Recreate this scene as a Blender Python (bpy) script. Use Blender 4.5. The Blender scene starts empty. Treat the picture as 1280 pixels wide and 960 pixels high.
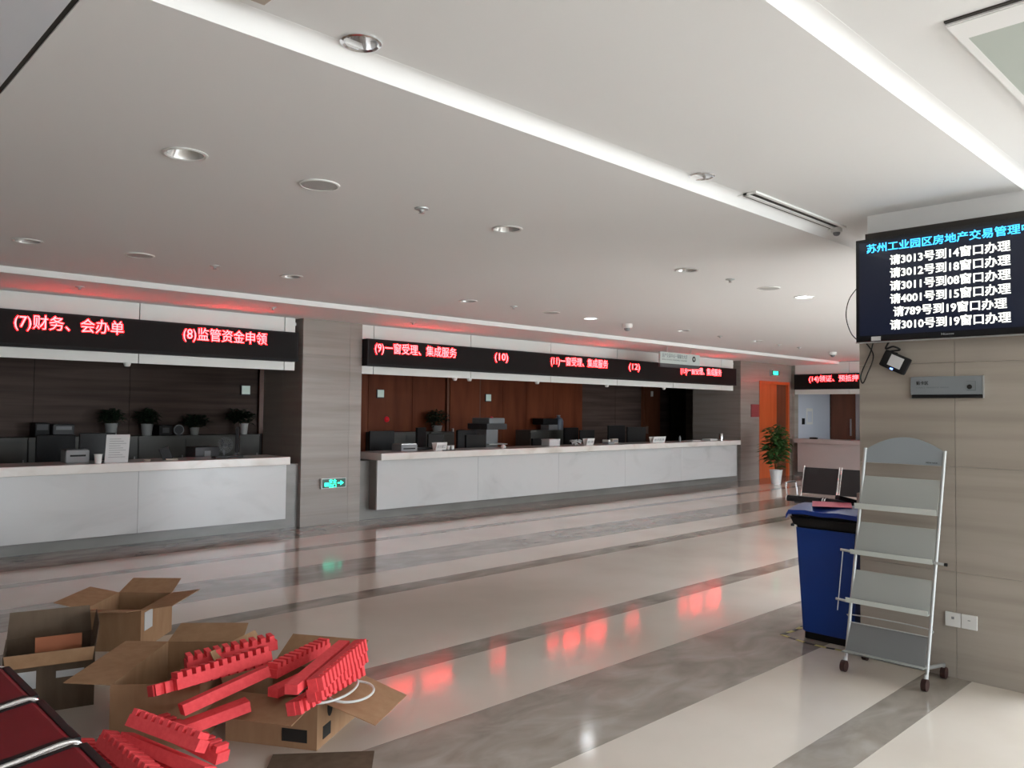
import bpy, bmesh, math, random
from mathutils import Vector, Matrix
random.seed(7)
PI = math.pi
C = bpy.context.scene.collection
SC = bpy.context.scene

# ------------------------------------------------------------------ camera
cam_d = bpy.data.cameras.new('camera')
cam = bpy.data.objects.new('camera', cam_d); C.objects.link(cam); SC.camera = cam
cam_d.sensor_width = 36; cam_d.lens = 995.58/1280*36; cam_d.clip_start = .05; cam_d.clip_end = 200
rr = Vector((.71821491, -.69574489, .01031455)); uu = Vector((-.02999827, -.01615053, .99941946)); ff = Vector((.6951744, .71810737, .03247069))
m = Matrix.Identity(4)
for i in range(3):
    m[i][0] = rr[i]; m[i][1] = uu[i]; m[i][2] = -ff[i]
m[0][3], m[1][3], m[2][3] = 0, 0, 1.6
cam.matrix_world = m

# ------------------------------------------------------------------ world, daylight, exposure
w = bpy.data.worlds.new('world'); SC.world = w; w.use_nodes = True
nt = w.node_tree; bg = nt.nodes['Background']; bg.inputs[1].default_value = 14.6            # overcast sky; brighter lower half is added to light the ceiling
tc = nt.nodes.new('ShaderNodeTexCoord'); sx = nt.nodes.new('ShaderNodeSeparateXYZ'); rp = nt.nodes.new('ShaderNodeValToRGB')
nt.links.new(tc.outputs['Generated'], sx.inputs[0]); nt.links.new(sx.outputs['Z'], rp.inputs[0]); nt.links.new(rp.outputs[0], bg.inputs[0])
rp.color_ramp.elements[0].position = 0; rp.color_ramp.elements[0].color = (1.2, 1.27, 1.30, 1)
rp.color_ramp.elements[1].position = .02; rp.color_ramp.elements[1].color = (.85, .94, 1.03, 1)
SC.view_settings.view_transform = 'Standard'; SC.view_settings.look = 'None'; SC.view_settings.gamma = 1
SC.view_settings.use_curve_mapping = False; SC.view_settings.exposure = 0
E_LED = 48.0
WIN = [(-1.6, 1.2), (2.6, 5.6), (10.6, 13.4)]            # openings of the south window wall (x from, x to)
SOUTH = -9.0
SKY = (6.8, 17.0, -7.2, -.6)                                             # glazed rooflight over the hall on the right: x0, x1, y0, y1
def portal(name, loc, rot, sx, sy):
    l = bpy.data.lights.new(name, 'AREA'); l.shape = 'RECTANGLE'; l.size = sx; l.size_y = sy
    l.cycles.is_portal = True
    o = bpy.data.objects.new(name, l); C.objects.link(o); o.location = loc; o.rotation_euler = rot
for a, b in WIN:
    portal('daylight_portal', ((a+b)/2, SOUTH-.05, 1.1), (PI/2, 0, 0), b-a, 2.0)

portal('rooflight_portal', ((SKY[0]+SKY[1])/2, (SKY[2]+SKY[3])/2, 3.42), (0, 0, 0), SKY[1]-SKY[0], SKY[3]-SKY[2])

# ------------------------------------------------------------------ materials
def mat(name, col, rough=.5, metal=0, emit=None, strength=0, spec=None, alpha=None, coat=0):
    mt = bpy.data.materials.new(name); mt.use_nodes = True
    b = mt.node_tree.nodes['Principled BSDF']
    b.inputs['Base Color'].default_value = (*col, 1); b.inputs['Roughness'].default_value = rough; b.inputs['Metallic'].default_value = metal
    if emit: b.inputs['Emission Color'].default_value = (*emit, 1); b.inputs['Emission Strength'].default_value = strength
    if spec is not None: b.inputs['Specular IOR Level'].default_value = spec
    if alpha is not None: b.inputs['Alpha'].default_value = alpha
    if coat: b.inputs['Coat Weight'].default_value = coat
    return mt
def noisy(name, stops, scale, rough, nscale=1.0, detail=6, dist=0, bump=0, metal=0, rnd=0, spec=None, contrast=(.3, .7)):
    """colour from stretched noise; stops = list of colours"""
    mt = mat(name, stops[0], rough, metal, spec=spec); nt = mt.node_tree; b = nt.nodes['Principled BSDF']
    g = nt.nodes.new('ShaderNodeNewGeometry'); mp = nt.nodes.new('ShaderNodeMapping'); mp.inputs['Scale'].default_value = scale
    n = nt.nodes.new('ShaderNodeTexNoise'); n.inputs['Scale'].default_value = nscale; n.inputs['Detail'].default_value = detail; n.inputs['Distortion'].default_value = dist
    r = nt.nodes.new('ShaderNodeValToRGB')
    els = r.color_ramp.elements
    k = len(stops)
    els[0].position = contrast[0]; els[0].color = (*stops[0], 1); els[1].position = contrast[1]; els[1].color = (*stops[-1], 1)
    for i in range(1, k-1):
        e = els.new(contrast[0]+(contrast[1]-contrast[0])*i/(k-1)); e.color = (*stops[i], 1)
    nt.links.new(g.outputs['Position'], mp.inputs['Vector']); nt.links.new(mp.outputs[0], n.inputs['Vector']); nt.links.new(n.outputs[0], r.inputs[0])
    out = r.outputs[0]
    if rnd:
        oi = nt.nodes.new('ShaderNodeObjectInfo'); hs = nt.nodes.new('ShaderNodeHueSaturation')
        mr = nt.nodes.new('ShaderNodeMapRange'); mr.inputs['To Min'].default_value = 1-rnd; mr.inputs['To Max'].default_value = 1+rnd
        nt.links.new(oi.outputs['Random'], mr.inputs['Value']); nt.links.new(mr.outputs[0], hs.inputs['Value']); nt.links.new(out, hs.inputs['Color']); out = hs.outputs[0]
    nt.links.new(out, b.inputs['Base Color'])
    if bump:
        bp = nt.nodes.new('ShaderNodeBump'); bp.inputs['Strength'].default_value = bump; bp.inputs['Distance'].default_value = .002
        nt.links.new(n.outputs[0], bp.inputs['Height']); nt.links.new(bp.outputs[0], b.inputs['Normal'])
    return mt
M = dict(
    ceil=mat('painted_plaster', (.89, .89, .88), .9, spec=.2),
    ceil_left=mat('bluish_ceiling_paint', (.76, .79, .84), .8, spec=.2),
    ceil_panel=mat('frosted_panel', (.50, .55, .50), .6),
    groove=mat('dark_joint', (.05, .045, .04), .8),
    grout=mat('grout', (.24, .21, .185), .8),
    cream=noisy('cream_stone', [(.62, .545, .47), (.68, .61, .535), (.72, .655, .585)], (.8, .8, .8), .10, 1.2, 4),
    brown=noisy('brown_stone', [(.24, .20, .165), (.32, .28, .24), (.42, .375, .33)], (1.1, 2.2, 1), .11, 2.2, 8, .8),
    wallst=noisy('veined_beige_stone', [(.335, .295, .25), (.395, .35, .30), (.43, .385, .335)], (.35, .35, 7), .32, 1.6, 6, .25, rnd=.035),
    wallst_shaded=noisy('shaded_veined_beige_stone', [(.25, .215, .19), (.30, .262, .235), (.335, .295, .265)], (.35, .35, 7), .34, 1.6, 6, .25, rnd=.035),  # same stone as the television pillar, with shade put into the colour
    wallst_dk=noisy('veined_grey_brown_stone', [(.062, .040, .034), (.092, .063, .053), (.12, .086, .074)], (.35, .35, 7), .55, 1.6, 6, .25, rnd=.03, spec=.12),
    riser=noisy('grey_stone', [(.17, .16, .145), (.24, .225, .21)], (1, 1, 3), .3, 1.5, 5),
    marble=noisy('white_marble', [(.44, .44, .435), (.52, .52, .515), (.555, .555, .55)], (.8, .8, 1.6), .22, 1.3, 8, 1.2, rnd=.015, contrast=(.25, .5)),
    slab=noisy('cream_marble', [(.54, .49, .43), (.66, .62, .57), (.72, .69, .65)], (1.2, 1.2, 2), .18, 1.5, 8, 1, contrast=(.25, .55)),
    fascia=mat('fascia_white', (.86, .87, .84), .5),
    door=noisy('orange_wood', [(.52, .095, .024), (.62, .13, .036)], (4, 4, .5), .4, 2, 4),
    door_dk=noisy('brown_wood', [(.13, .042, .02), (.18, .06, .03)], (4, 4, .5), .4, 2, 4),
    wood=noisy('red_wood', [(.135, .034, .013), (.18, .046, .019), (.21, .058, .024)], (3, 3, .45), .5, 2, 5, rnd=.08, spec=.2),
    cab=mat('grey_cabinet', (.13, .13, .118), .5), desk=mat('desk_laminate', (.20, .13, .10), .5),
    black=mat('black_plastic', (.010, .010, .011), .5, spec=.25), blackg=mat('black_gloss', (.008, .008, .009), .3, spec=.2),
    dgrey=mat('dark_grey_plastic', (.06, .06, .065), .5), grey=mat('grey_plastic', (.25, .26, .27), .5), white=mat('white_plastic', (.78, .78, .76), .4),
    chrome=mat('chrome', (.78, .78, .8), .16, 1), alu=mat('brushed_aluminium', (.52, .54, .55), .35, .8), alu_lt=mat('silver_paint', (.55, .57, .57), .4, .3),
    blueb=mat('blue_bin_plastic', (.006, .05, .30), .38), bluel=mat('blue_lid_plastic', (.012, .05, .30), .28),
    seatsheen=mat('grey_seat_sheen', (.17, .165, .165), .35), lip=mat('pale_acrylic_lip', (.62, .66, .63), .3), endst=noisy('plain_cream_marble', [(.47, .41, .39), (.52, .455, .43)], (.8, .8, 1.2), .3, 1.2, 5),  # seat grey imitates light reflected off the black seats
    leather=mat('black_leatherette', (.012, .012, .013), .38), redleather=mat('dark_red_leatherette', (.22, .008, .016), .42, spec=.25),
    foam=noisy('red_foam', [(.86, .075, .085), (.93, .10, .11)], (25, 25, 25), .75, 2, 4, bump=.3, spec=.25),
    card=noisy('cardboard', [(.33, .19, .105), (.39, .235, .135)], (6, 6, 1.5), .85, 3, 4, spec=.15),
    card_dk=noisy('dark_cardboard', [(.12, .085, .06), (.16, .115, .08)], (6, 6, 1.5), .85, 3, 4, spec=.15),
    card_or=mat('orange_card', (.36, .12, .055), .8), label=mat('paper_label', (.62, .62, .62), .7), ink=mat('black_ink', (.02, .018, .015), .8), greyink=mat('grey_ink', (.20, .24, .24), .8),
    pot=mat('white_pot', (.72, .73, .72), .35), potg=mat('grey_pot', (.34, .35, .34), .5), soil=mat('soil', (.03, .02, .015), .9),
    leaf=noisy('leaf', [(.018, .075, .018), (.045, .13, .03)], (12, 12, 12), .45, 1, 2), leafd=mat('dark_leaf', (.01, .025, .01), .6), stem=mat('stem', (.10, .07, .03), .7),
    screen=mat('led_board', (.010, .009, .009), .6, spec=.15), housing=mat('led_housing', (.014, .014, .015), .6, spec=.2),
    ledred=mat('led_red', (.1, .01, .01), .5, emit=(1, .0016, .0034), strength=E_LED), ledcore=mat('led_red_core', (.1, .05, .05), .5, emit=(1, .26, .28), strength=2.8),
    tvscr=mat('tv_screen', (.004, .005, .01), .12, emit=(.10, .16, .42), strength=.045), tvwhite=mat('tv_white', (.1, .1, .1), .5, emit=(1, 1, .93), strength=1.6),
    tvblue=mat('tv_blue', (.02, .05, .1), .5, emit=(.05, .50, 1), strength=2.2), bezel=mat('tv_bezel', (.008, .008, .009), .15),
    exitg=mat('exit_green', (.01, .1, .06), .4, emit=(.02, 1, .62), strength=2.6), exitb=mat('exit_board', (.004, .03, .02), .3, emit=(0, .5, .3), strength=.05),
    lamp=mat('lamp_lit', (.9, .9, .9), .4, emit=(.95, .98, 1), strength=45), lampoff=mat('lamp_dark', (.02, .02, .02), .3),
    reflector=mat('lamp_reflector', (.75, .75, .74), .2, .6), speaker=mat('speaker_grille', (.50, .50, .49), .7),
    acrylic=mat('frosted_acrylic', (.52, .55, .53), .35, alpha=.62), meshp=mat('grey_mesh_panel', (.23, .24, .25), .6, alpha=.85), header=mat('grey_header_board', (.30, .335, .36), .45),
    bellred=mat('alarm_red', (.55, .01, .02), .3, emit=(1, .02, .04), strength=.12), plaque=mat('red_plaque', (.30, .055, .06), .5),
    greenlit=mat('panel_display', (.45, .55, .50), .4, emit=(.8, 1, .92), strength=.22), strap=mat('white_strap', (.62, .65, .62), .45), yellow=mat('yellow_tape', (.55, .48, .16), .6), pink=mat('pink_paper', (.80, .16, .26), .6),
    beige=mat('beige_card', (.52, .45, .38), .7), wallwhite=mat('white_wall_paint', (.62, .66, .74), .8), steel=mat('steel', (.5, .5, .5), .3, .9), caster=mat('brown_rubber', (.035, .012, .01), .5),
    signpl=mat('sign_silver', (.30, .335, .36), .35, .4), hang=mat('hanging_sign_face', (.50, .56, .54), .3), bluedot=mat('blue_led', (.1, .1, .5), .5, emit=(.15, .3, 1), strength=5),
)

# ------------------------------------------------------------------ mesh helpers
class MB:
    def __init__(s): s.bm = bmesh.new()
    def box(s, x0, x1, y0, y1, z0, z1, bevel=0, mtx=None):
        r = bmesh.ops.create_cube(s.bm, size=1)
        vs = r['verts']
        for v in vs:
            v.co = Vector(((x0+x1)/2+v.co.x*(x1-x0), (y0+y1)/2+v.co.y*(y1-y0), (z0+z1)/2+v.co.z*(z1-z0)))
        if bevel:
            es = list({e for v in vs for e in v.link_edges})
            rb = bmesh.ops.bevel(s.bm, geom=es, offset=bevel, segments=2, affect='EDGES', profile=.6)
            vs = list({v for v in rb['verts']} | {v for v in vs if v.is_valid})
        if mtx is not None:
            for v in vs: v.co = mtx @ v.co
        return s
    def cyl(s, p0, p1, r0, r1=None, n=16, caps=True):
        p0 = Vector(p0); p1 = Vector(p1); r1 = r0 if r1 is None else r1
        d = p1-p0; L = d.length
        q = d.to_track_quat('Z', 'Y').to_matrix().to_4x4()
        bmesh.ops.create_cone(s.bm, cap_ends=caps, segments=n, radius1=r0, radius2=r1, depth=L, matrix=Matrix.Translation((p0+p1)/2) @ q)
        return s
    def tube(s, pts, r, n=8):
        pts = [Vector(p) for p in pts]; rings = []
        for i, p in enumerate(pts):
            t = (pts[min(i+1, len(pts)-1)]-pts[max(i-1, 0)]).normalized()
            a = t.orthogonal().normalized() if not rings else (prev - t*prev.dot(t)).normalized()
            prev = a; b = t.cross(a)
            rings.append([s.bm.verts.new(p+(a*math.cos(2*PI*k/n)+b*math.sin(2*PI*k/n))*r) for k in range(n)])
        for A, B in zip(rings, rings[1:]):
            for k in range(n): s.bm.faces.new((A[k], A[(k+1) % n], B[(k+1) % n], B[k]))
        s.bm.faces.new(rings[0][::-1]); s.bm.faces.new(rings[-1]); return s
    def lathe(s, prof, n=24, c=(0, 0, 0)):
        rings = []
        for r, z in prof:
            rings.append([s.bm.verts.new((c[0]+max(r, 1e-4)*math.cos(2*PI*k/n), c[1]+max(r, 1e-4)*math.sin(2*PI*k/n), c[2]+z)) for k in range(n)])
        for A, B in zip(rings, rings[1:]):
            for k in range(n): s.bm.faces.new((A[k], A[(k+1) % n], B[(k+1) % n], B[k]))
        return s
    def prism(s, poly, d):
        """polygon (list of 3D points) extruded by vector d"""
        a = [s.bm.verts.new(p) for p in poly]; b = [s.bm.verts.new(Vector(p)+Vector(d)) for p in poly]
        n = len(a); s.bm.faces.new(a[::-1]); s.bm.faces.new(b)
        for i in range(n): s.bm.faces.new((a[i], a[(i+1) % n], b[(i+1) % n], b[i]))
        return s
    def face(s, pts): s.bm.faces.new([s.bm.verts.new(p) for p in pts]); return s
    def xf(s, mtx): bmesh.ops.transform(s.bm, matrix=mtx, verts=s.bm.verts); return s
    def build(s, name, mt, parent=None, smooth=False):
        bmesh.ops.recalc_face_normals(s.bm, faces=s.bm.faces)
        me = bpy.data.meshes.new(name); s.bm.to_mesh(me); s.bm.free(); me.materials.append(mt)
        if smooth:
            me.polygons.foreach_set('use_smooth', [True]*len(me.polygons))
            try: me.set_sharp_from_angle(angle=.7)
            except Exception: pass
        o = bpy.data.objects.new(name, me); C.objects.link(o); o.parent = parent; return o
def bx(name, mt, x0, x1, y0, y1, z0, z1, parent=None, bevel=0): return MB().box(x0, x1, y0, y1, z0, z1, bevel).build(name, mt, parent)
def tag(o, label, cat, group=None, kind=None):
    o['label'] = label; o['category'] = cat
    if group: o['group'] = group
    if kind: o['kind'] = kind
    return o
def thing(name, label, cat, loc=(0, 0, 0), rz=0, group=None):
    o = bpy.data.objects.new(name, None); C.objects.link(o); o.location = loc; o.rotation_euler = (0, 0, rz); o.empty_display_size = .1
    return tag(o, label, cat, group)
def st(o): o['kind'] = 'structure'; return o
def dup(root, loc, label, rz=None, group=None):
    r = root.copy(); C.objects.link(r); r.location = loc; r['label'] = label
    if rz is not None: r.rotation_euler = (0, 0, rz)
    if group: r['group'] = group
    for ch in list(root.children):
        c = ch.copy(); C.objects.link(c); c.parent = r
        for g in list(ch.children):
            d = g.copy(); C.objects.link(d); d.parent = c
    return r
def text(name, s, size, mt, mtx, parent=None, offset=0, depth=.004, align='LEFT', width=None):
    """flat lettering in the local XY plane, moved by mtx; width stretches it to a given run"""
    cu = bpy.data.curves.new(name, 'FONT'); cu.body = s; cu.size = size; cu.extrude = depth/2; cu.align_x = 'LEFT'; cu.resolution_u = 2
    t = bpy.data.objects.new(name, cu); C.objects.link(t)
    bpy.context.view_layer.update()
    dg = bpy.context.evaluated_depsgraph_get()
    me = bpy.data.meshes.new_from_object(t.evaluated_get(dg), depsgraph=dg)
    bpy.data.objects.remove(t); bpy.data.curves.remove(cu)
    xs = [v.co.x for v in me.vertices] or [0]
    x0, x1 = min(xs), max(xs); k = (width/(x1-x0)) if width and x1 > x0 else 1
    sh = {'LEFT': 0, 'CENTER': -(x1-x0)*k/2, 'RIGHT': -(x1-x0)*k}[align]
    for v in me.vertices: v.co.x = (v.co.x-x0)*k+sh
    if offset:
        bm = bmesh.new()
        for dx, dy in ((-1, -.6), (1, -.6), (-1, .6), (1, .6), (0, 0)):
            n0 = len(bm.verts); bm.from_mesh(me); bm.verts.ensure_lookup_table()
            for v in bm.verts[n0:]: v.co.x += dx*offset; v.co.y += dy*offset; v.co.z += (dx+.4*dy)*.00012
        bm.to_mesh(me); bm.free()
    me.transform(mtx); me.materials.clear(); me.materials.append(mt)
    o = bpy.data.objects.new(name, me); C.objects.link(o); o.parent = parent; return o
def faceY(x, y, z): return Matrix.Translation((x, y, z)) @ Matrix.Rotation(PI/2, 4, 'X')                      # reads towards -Y
def faceX(x, y, z): return Matrix.Translation((x, y, z)) @ Matrix.Rotation(-PI/2, 4, 'Z') @ Matrix.Rotation(PI/2, 4, 'X')   # reads towards -X

# ------------------------------------------------------------------ floor: inlaid stone bands running along X
XW, XE = -4.0, 19.35
ZA, ZB, ZC, ZD = 2.81, 2.87, 2.93, 2.975
floor = st(bx('floor', M['groove'], XW-.3, 22.2, SOUTH-.3, 13.2, -.2, -.012))
ys = [SOUTH-.2, -6.51, -6.2, -5.5, -4.8, -2.41, -2.11, -.87, -.14, 1.54, 1.79, 2.47, 3.19, 3.95, 4.17, 5.71, 5.96, 6.54, 7.27, 8.07, 8.25, 8.88, 13.15]
ks = 'cb'*12
for i in range(len(ys)-1):
    bx('stone_band', M['cream' if ks[i] == 'c' else 'brown'], XW-.2, 22.1, ys[i]+.001, ys[i+1]-.001, -.012, 0, floor)

# ------------------------------------------------------------------ ceilings (sheets with round holes for the recessed lights)
DL = [(1.57, 4.0, ZB, 'off'), (3.83, 4.02, ZB, 'off'), (6.06, 4.02, ZB, 'off'), (8.33, 4.02, ZB, 'lit'), (1.56, 7.02, ZB, 'off'), (3.79, 7.0, ZB, 'off'), (6.08, 7.03, ZB, 'off'),
      (8.37, 7.1, ZB, 'lit'), (10.57, 7.07, ZB, 'off'), (12.95, 7.12, ZB, 'off'), (10.6, 4.02, ZB, 'off'), (1.58, 2.44, ZC, 'small'), (3.85, 2.46, ZC, 'small')]
def ceiling(name, mt, x0, x1, y0, y1, z, holes=()):
    bm = bmesh.new()
    def loop(pts):
        vs = [bm.verts.new(p) for p in pts]
        return [bm.edges.new((vs[i], vs[(i+1) % len(vs)])) for i in range(len(vs))]
    es = loop([(x0, y0, z), (x1, y0, z), (x1, y1, z), (x0, y1, z)])
    for hx, hy, r in holes:
        es += loop([(hx+r*math.cos(2*PI*k/24), hy+r*math.sin(2*PI*k/24), z) for k in range(24)])
    bmesh.ops.triangle_fill(bm, edges=es, use_beauty=True, use_dissolve=False)
    ext = bmesh.ops.extrude_face_region(bm, geom=list(bm.faces))
    for v in [g for g in ext['geom'] if isinstance(g, bmesh.types.BMVert)]: v.co.z += .02
    bmesh.ops.recalc_face_normals(bm, faces=bm.faces)
    me = bpy.data.meshes.new(name); bm.to_mesh(me); bm.free(); me.materials.append(mt)
    o = bpy.data.objects.new(name, me); C.objects.link(o); return st(o)
hB = [(x, y, .088) for x, y, z, k in DL if z == ZB]; hC = [(x, y, .062) for x, y, z, k in DL if z == ZC]
ceiling('ceiling', M['ceil'], .728, XE, 2.57, 8.46, ZB, hB)
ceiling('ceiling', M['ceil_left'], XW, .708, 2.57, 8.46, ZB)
ceiling('ceiling', M['ceil'], XW, XE, 8.46, 9.86, ZA)
ceiling('ceiling', M['ceil'], XW, XE, 1.27, 2.57, ZC, hC)
ceiling('ceiling', M['ceil'], XW, XE, .93, 1.27, ZD)
ceiling('ceiling', M['ceil'], XW, 3.0, SOUTH, .93, ZD)
def ring(name, mt, x0, x1, y0, y1, z0, z1):
    a, b, c_, d_ = SKY
    st(MB().box(x0, x1, y0, c_, z0, z1).box(x0, x1, d_, y1, z0, z1).box(x0, a, c_, d_, z0, z1).box(b, x1, c_, d_, z0, z1).build(name, mt))
ring('ceiling', M['ceil'], 3.0, XE, SOUTH, .93, ZD-.012, ZD)
sf = MB()
for a_, b_, c_, d_ in ((SKY[0]-.02, SKY[0], SKY[2], SKY[3]), (SKY[1], SKY[1]+.02, SKY[2], SKY[3]), (SKY[0], SKY[1], SKY[2]-.02, SKY[2]), (SKY[0], SKY[1], SKY[3], SKY[3]+.02)): sf.box(a_, b_, c_, d_, ZD-.02, 3.4)
st(sf.build('trim_11', M['ceil']))
st(bx('trim_1', M['ceil'], XW, XE, 8.45, 8.462, ZA, ZB+.02))                  # risers of the stepped ceiling
def cove(name, y, z0, z1, wd=.075):
    P_ = [((1-u)**2*0+2*u*(1-u)*(-.022)+u*u*(-wd), (1-u)**2*0+2*u*(1-u)*(z1-z0)+u*u*(z1-z0-.0005)) for u in [i/8 for i in range(9)]]
    MBo = MB(); MBo.prism([(XW, y+a, z0+b) for a, b in P_]+[(XW, y-wd, z1+.02), (XW, y+.012, z1+.02), (XW, y+.012, z0)], (XE-XW, 0, 0))
    st(MBo.build(name, M['ceil'], None, True))
cove('trim_2', 2.558, ZB, ZC); cove('trim_3', 1.258, ZC, ZD)
st(bx('trim_4', M['groove'], .706, .730, 2.57, 8.46, ZB+.006, ZB+.03))       # open movement joint
st(bx('trim_5', M['groove'], 2.985, 3.0, -3, .93, ZD-.006, ZD+.03))
panel = thing('ceiling_panel', 'pale greenish frosted ceiling panel in a white frame at the upper right', 'ceiling panel', (3.15, .8, ZD-.012))
MB().box(-.14, 0, -2.2, .13, -.0025, 0).box(0, 3.6, .10, .13, -.0025, 0).build('frame', M['ceil'], panel)
bx('diffuser', M['ceil_panel'], 0, 3.5, -2.2, .10, -.002, 0, panel)
ring('ceiling', M['ceil'], XW-.2, 22.2, SOUTH-.2, 13.2, 3.3, 3.4)
st(bx('ceiling', M['ceil'], XW, 22.0, 9.86, 13.0, 2.72, 2.76))

# ------------------------------------------------------------------ outer walls
st(bx('wall_west', M['wallst'], XW-.2, XW, SOUTH, 13.1, 0, 3.3))
st(bx('wall_north', M['wallst_dk'], XW-.2, 22.1, 13.0, 13.2, 0, 3.3))
ws = MB(); xs_ = [XW-.2]
for a, b in WIN: xs_ += [a, b]
xs_.append(22.1)
for i in range(0, len(xs_), 2): ws.box(xs_[i], xs_[i+1], SOUTH-.15, SOUTH, 0, 3.3)
for a, b in WIN: ws.box(a, b, SOUTH-.15, SOUTH, 2.1, 3.3).box(a, b, SOUTH-.15, SOUTH, 0, .1)
st(ws.build('wall_south', M['ceil']))
for i, (a, b) in enumerate(WIN):
    f = MB()
    for x in (a+.03, (a+b)/2, b-.03): f.box(x-.03, x+.03, SOUTH-.1, SOUTH-.04, .1, 2.1)
    f.box(a, b, SOUTH-.1, SOUTH-.04, .1, .16).box(a, b, SOUTH-.1, SOUTH-.04, 2.04, 2.1)
    st(f.build('window_%d' % (i+1), M['alu']))

# ------------------------------------------------------------------ stone clad walls: core + separate stone panels
def clad(name, mt, core, faces):
    mat_g = M['grout']
    """core box; faces: list of ('y-'|'x-', plane, [a cuts], [z cuts])"""
    c = st(bx(name, M['grout'], *core))
    for kind, pl, cuts, zs in faces:
        for i in range(len(cuts)-1):
            for j in range(len(zs)-1):
                a, b, z0, z1 = cuts[i]+.0012, cuts[i+1]-.0012, zs[j]+.0008, zs[j+1]-.0008
                if kind == 'y-': bx('stone_panel', mt, a, b, pl, pl+.022, z0, z1, c)
                else: bx('stone_panel', mt, pl, pl+.022, a, b, z0, z1, c)
    return c
ZW = [0, .62, 1.24, 1.86, 2.33, 2.81]
clad('wall_pillar_west', M['wallst_shaded'], (5.45, 6.36, 9.69, 10.75, 0, 2.81), [('y-', 9.67, [5.43, 6.17, 6.37], ZW), ('x-', 5.43, [9.694, 10.2, 10.77], ZW)])
clad('wall_pillar_middle', M['wallst_shaded'], (16.83, 17.66, 9.69, 10.95, 0, 2.81), [('y-', 9.67, [16.81, 17.68], ZW), ('x-', 16.81, [9.694, 10.3, 10.97], ZW)])
clad('wall_above_door', M['wallst_shaded'], (17.66, 19.33, 9.69, 9.9, 2.37, 2.81), [('y-', 9.67, [17.68, 19.33], [2.37, 2.81])])
clad('wall_beside_door', M['wallst_shaded'], (19.2, 19.37, 9.69, 9.9, 0, 2.37), [('y-', 9.67, [19.2, 19.35], [0, .62, 1.24, 1.86, 2.37])])
# television pillar
clad('wall_pillar_east', M['wallst'], (5.372, 6.42, 1.07, 2.178, 0, 2.75), [('x-', 5.35, [1.05, 1.62, 2.2], [0, .64, 1.28, 1.92, 2.75]), ('y-', 1.05, [5.374, 6.42], [0, .64, 1.28, 1.92, 2.75])])
st(bx('trim_6', M['groove'], 5.38, 6.36, 1.10, 2.17, 2.752, 2.80))
st(bx('trim_7', M['ceil'], 5.42, 6.36, 1.10, 2.17, 2.80, ZC+.01))
# east wall with the opening of window 14
st(bx('wall_east', M['wallst'], 19.35, 19.55, SOUTH, 4.2, 0, 3.3))
st(bx('wall_east', M['wallst'], 19.35, 19.55, 9.6, 13.1, 0, 2.85))
st(bx('wall_east', M['wallst_dk'], 19.72, 19.8, 4.2, 9.6, 0, .86))
st(bx('wall_recess', M['wallwhite'], 19.55, 21.4, 9.6, 9.75, 0, 2.7))
st(bx('wall_recess', M['wallst'], 19.55, 22.0, 4.05, 4.2, 0, 2.7))
st(bx('wall_recess', M['wallst_dk'], 21.4, 21.6, 4.0, 9.8, 0, 2.8))
st(bx('ceiling', M['ceil'], 19.5, 22.1, 4.0, 9.8, 2.6, 2.7))
st(bx('wall_behind_back_office', M['wallst_dk'], 22.0, 22.2, SOUTH, 13.2, 0, 3.3))
# back office wall: stone on the left, red wood in the middle, grey stone and doors on the right
st(bx('wall_back_office', M['groove'], XW, 19.4, 12.92, 13.0, 0, 2.72))
bo = bpy.data.objects['wall_back_office']
cx = [XW, -2, 0, 1.5, 3.0, 4.3, 6.4]
for a, b in zip(cx, cx[1:]):
    for z0, z1 in ((0, .9), (.9, 1.8), (1.8, 2.72)): bx('stone_panel', M['wallst_dk'], a+.003, b-.003, 12.9, 12.92, z0+.002, z1-.002, bo)
cx = [6.5, 7.6, 8.65, 9.7, 10.55]
for a, b in zip(cx, cx[1:]): bx('wood_panel', M['wood'], a+.004, b-.004, 12.895, 12.92, 0, 2.72, bo)
cx = [11.55, 12.2, 12.95, 13.85, 14.9]
for a, b in zip(cx, cx[1:]): bx('wood_panel', M['wood'], a+.004, b-.004, 12.895, 12.92, 0, 2.72, bo)
for a, b in ((14.9, 16.2), (16.2, 17.3)): bx('stone_panel', M['wallst_dk'], a+.003, b-.003, 12.9, 12.92, 0, 2.72, bo)
bx('stone_panel', M['wallst_dk'], 18.1, 18.6, 12.9, 12.92, 0, 2.72, bo)
st(bx('trim_8', M['wood'], 8.45, 8.56, 12.84, 12.89, 0, 2.7)); st(bx('trim_9', M['door_dk'], 6.40, 6.48, 12.84, 12.9, 1.15, 2.7))
st(bx('trim_10', M['alu'], 19.0, 19.1, 12.3, 12.4, 0, 2.7)); st(bx('wall_corridor', M['groove'], 18.65, 19.4, 12.86, 12.9, 0, 2.72))
def back_door(n, x0, x1, mt, label):
    d = st(bx('door_%d' % n, M['door_dk'], x0, x1, 12.84, 12.92, 0, 2.5))
    bx('leaf', mt, x0+.06, x1-.06, 12.82, 12.84, .01, 2.44, d); bx('handle', M['steel'], x0+.1, x0+.13, 12.77, 12.82, 1.0, 1.2, d)
back_door(2, 10.56, 11.5, M['wood'], ''); back_door(3, 17.32, 18.08, M['door_dk'], '')
# side of the recess behind window 14: door and dark glass
d = st(bx('door_4', M['door_dk'], 21.36, 21.4, 8.9, 9.55, 0, 2.3)); bx('leaf', M['door_dk'], 21.34, 21.36, 8.95, 9.5, .01, 2.25, d); bx('handle', M['steel'], 21.29, 21.34, 8.98, 9.01, 1.0, 1.45, d)
d = st(bx('window_9', M['alu'], 21.35, 21.4, 8.78, 8.88, 0, 2.3)); bx('pane', M['blackg'], 21.37, 21.4, 4.3, 8.78, .1, 2.3, d)
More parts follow.
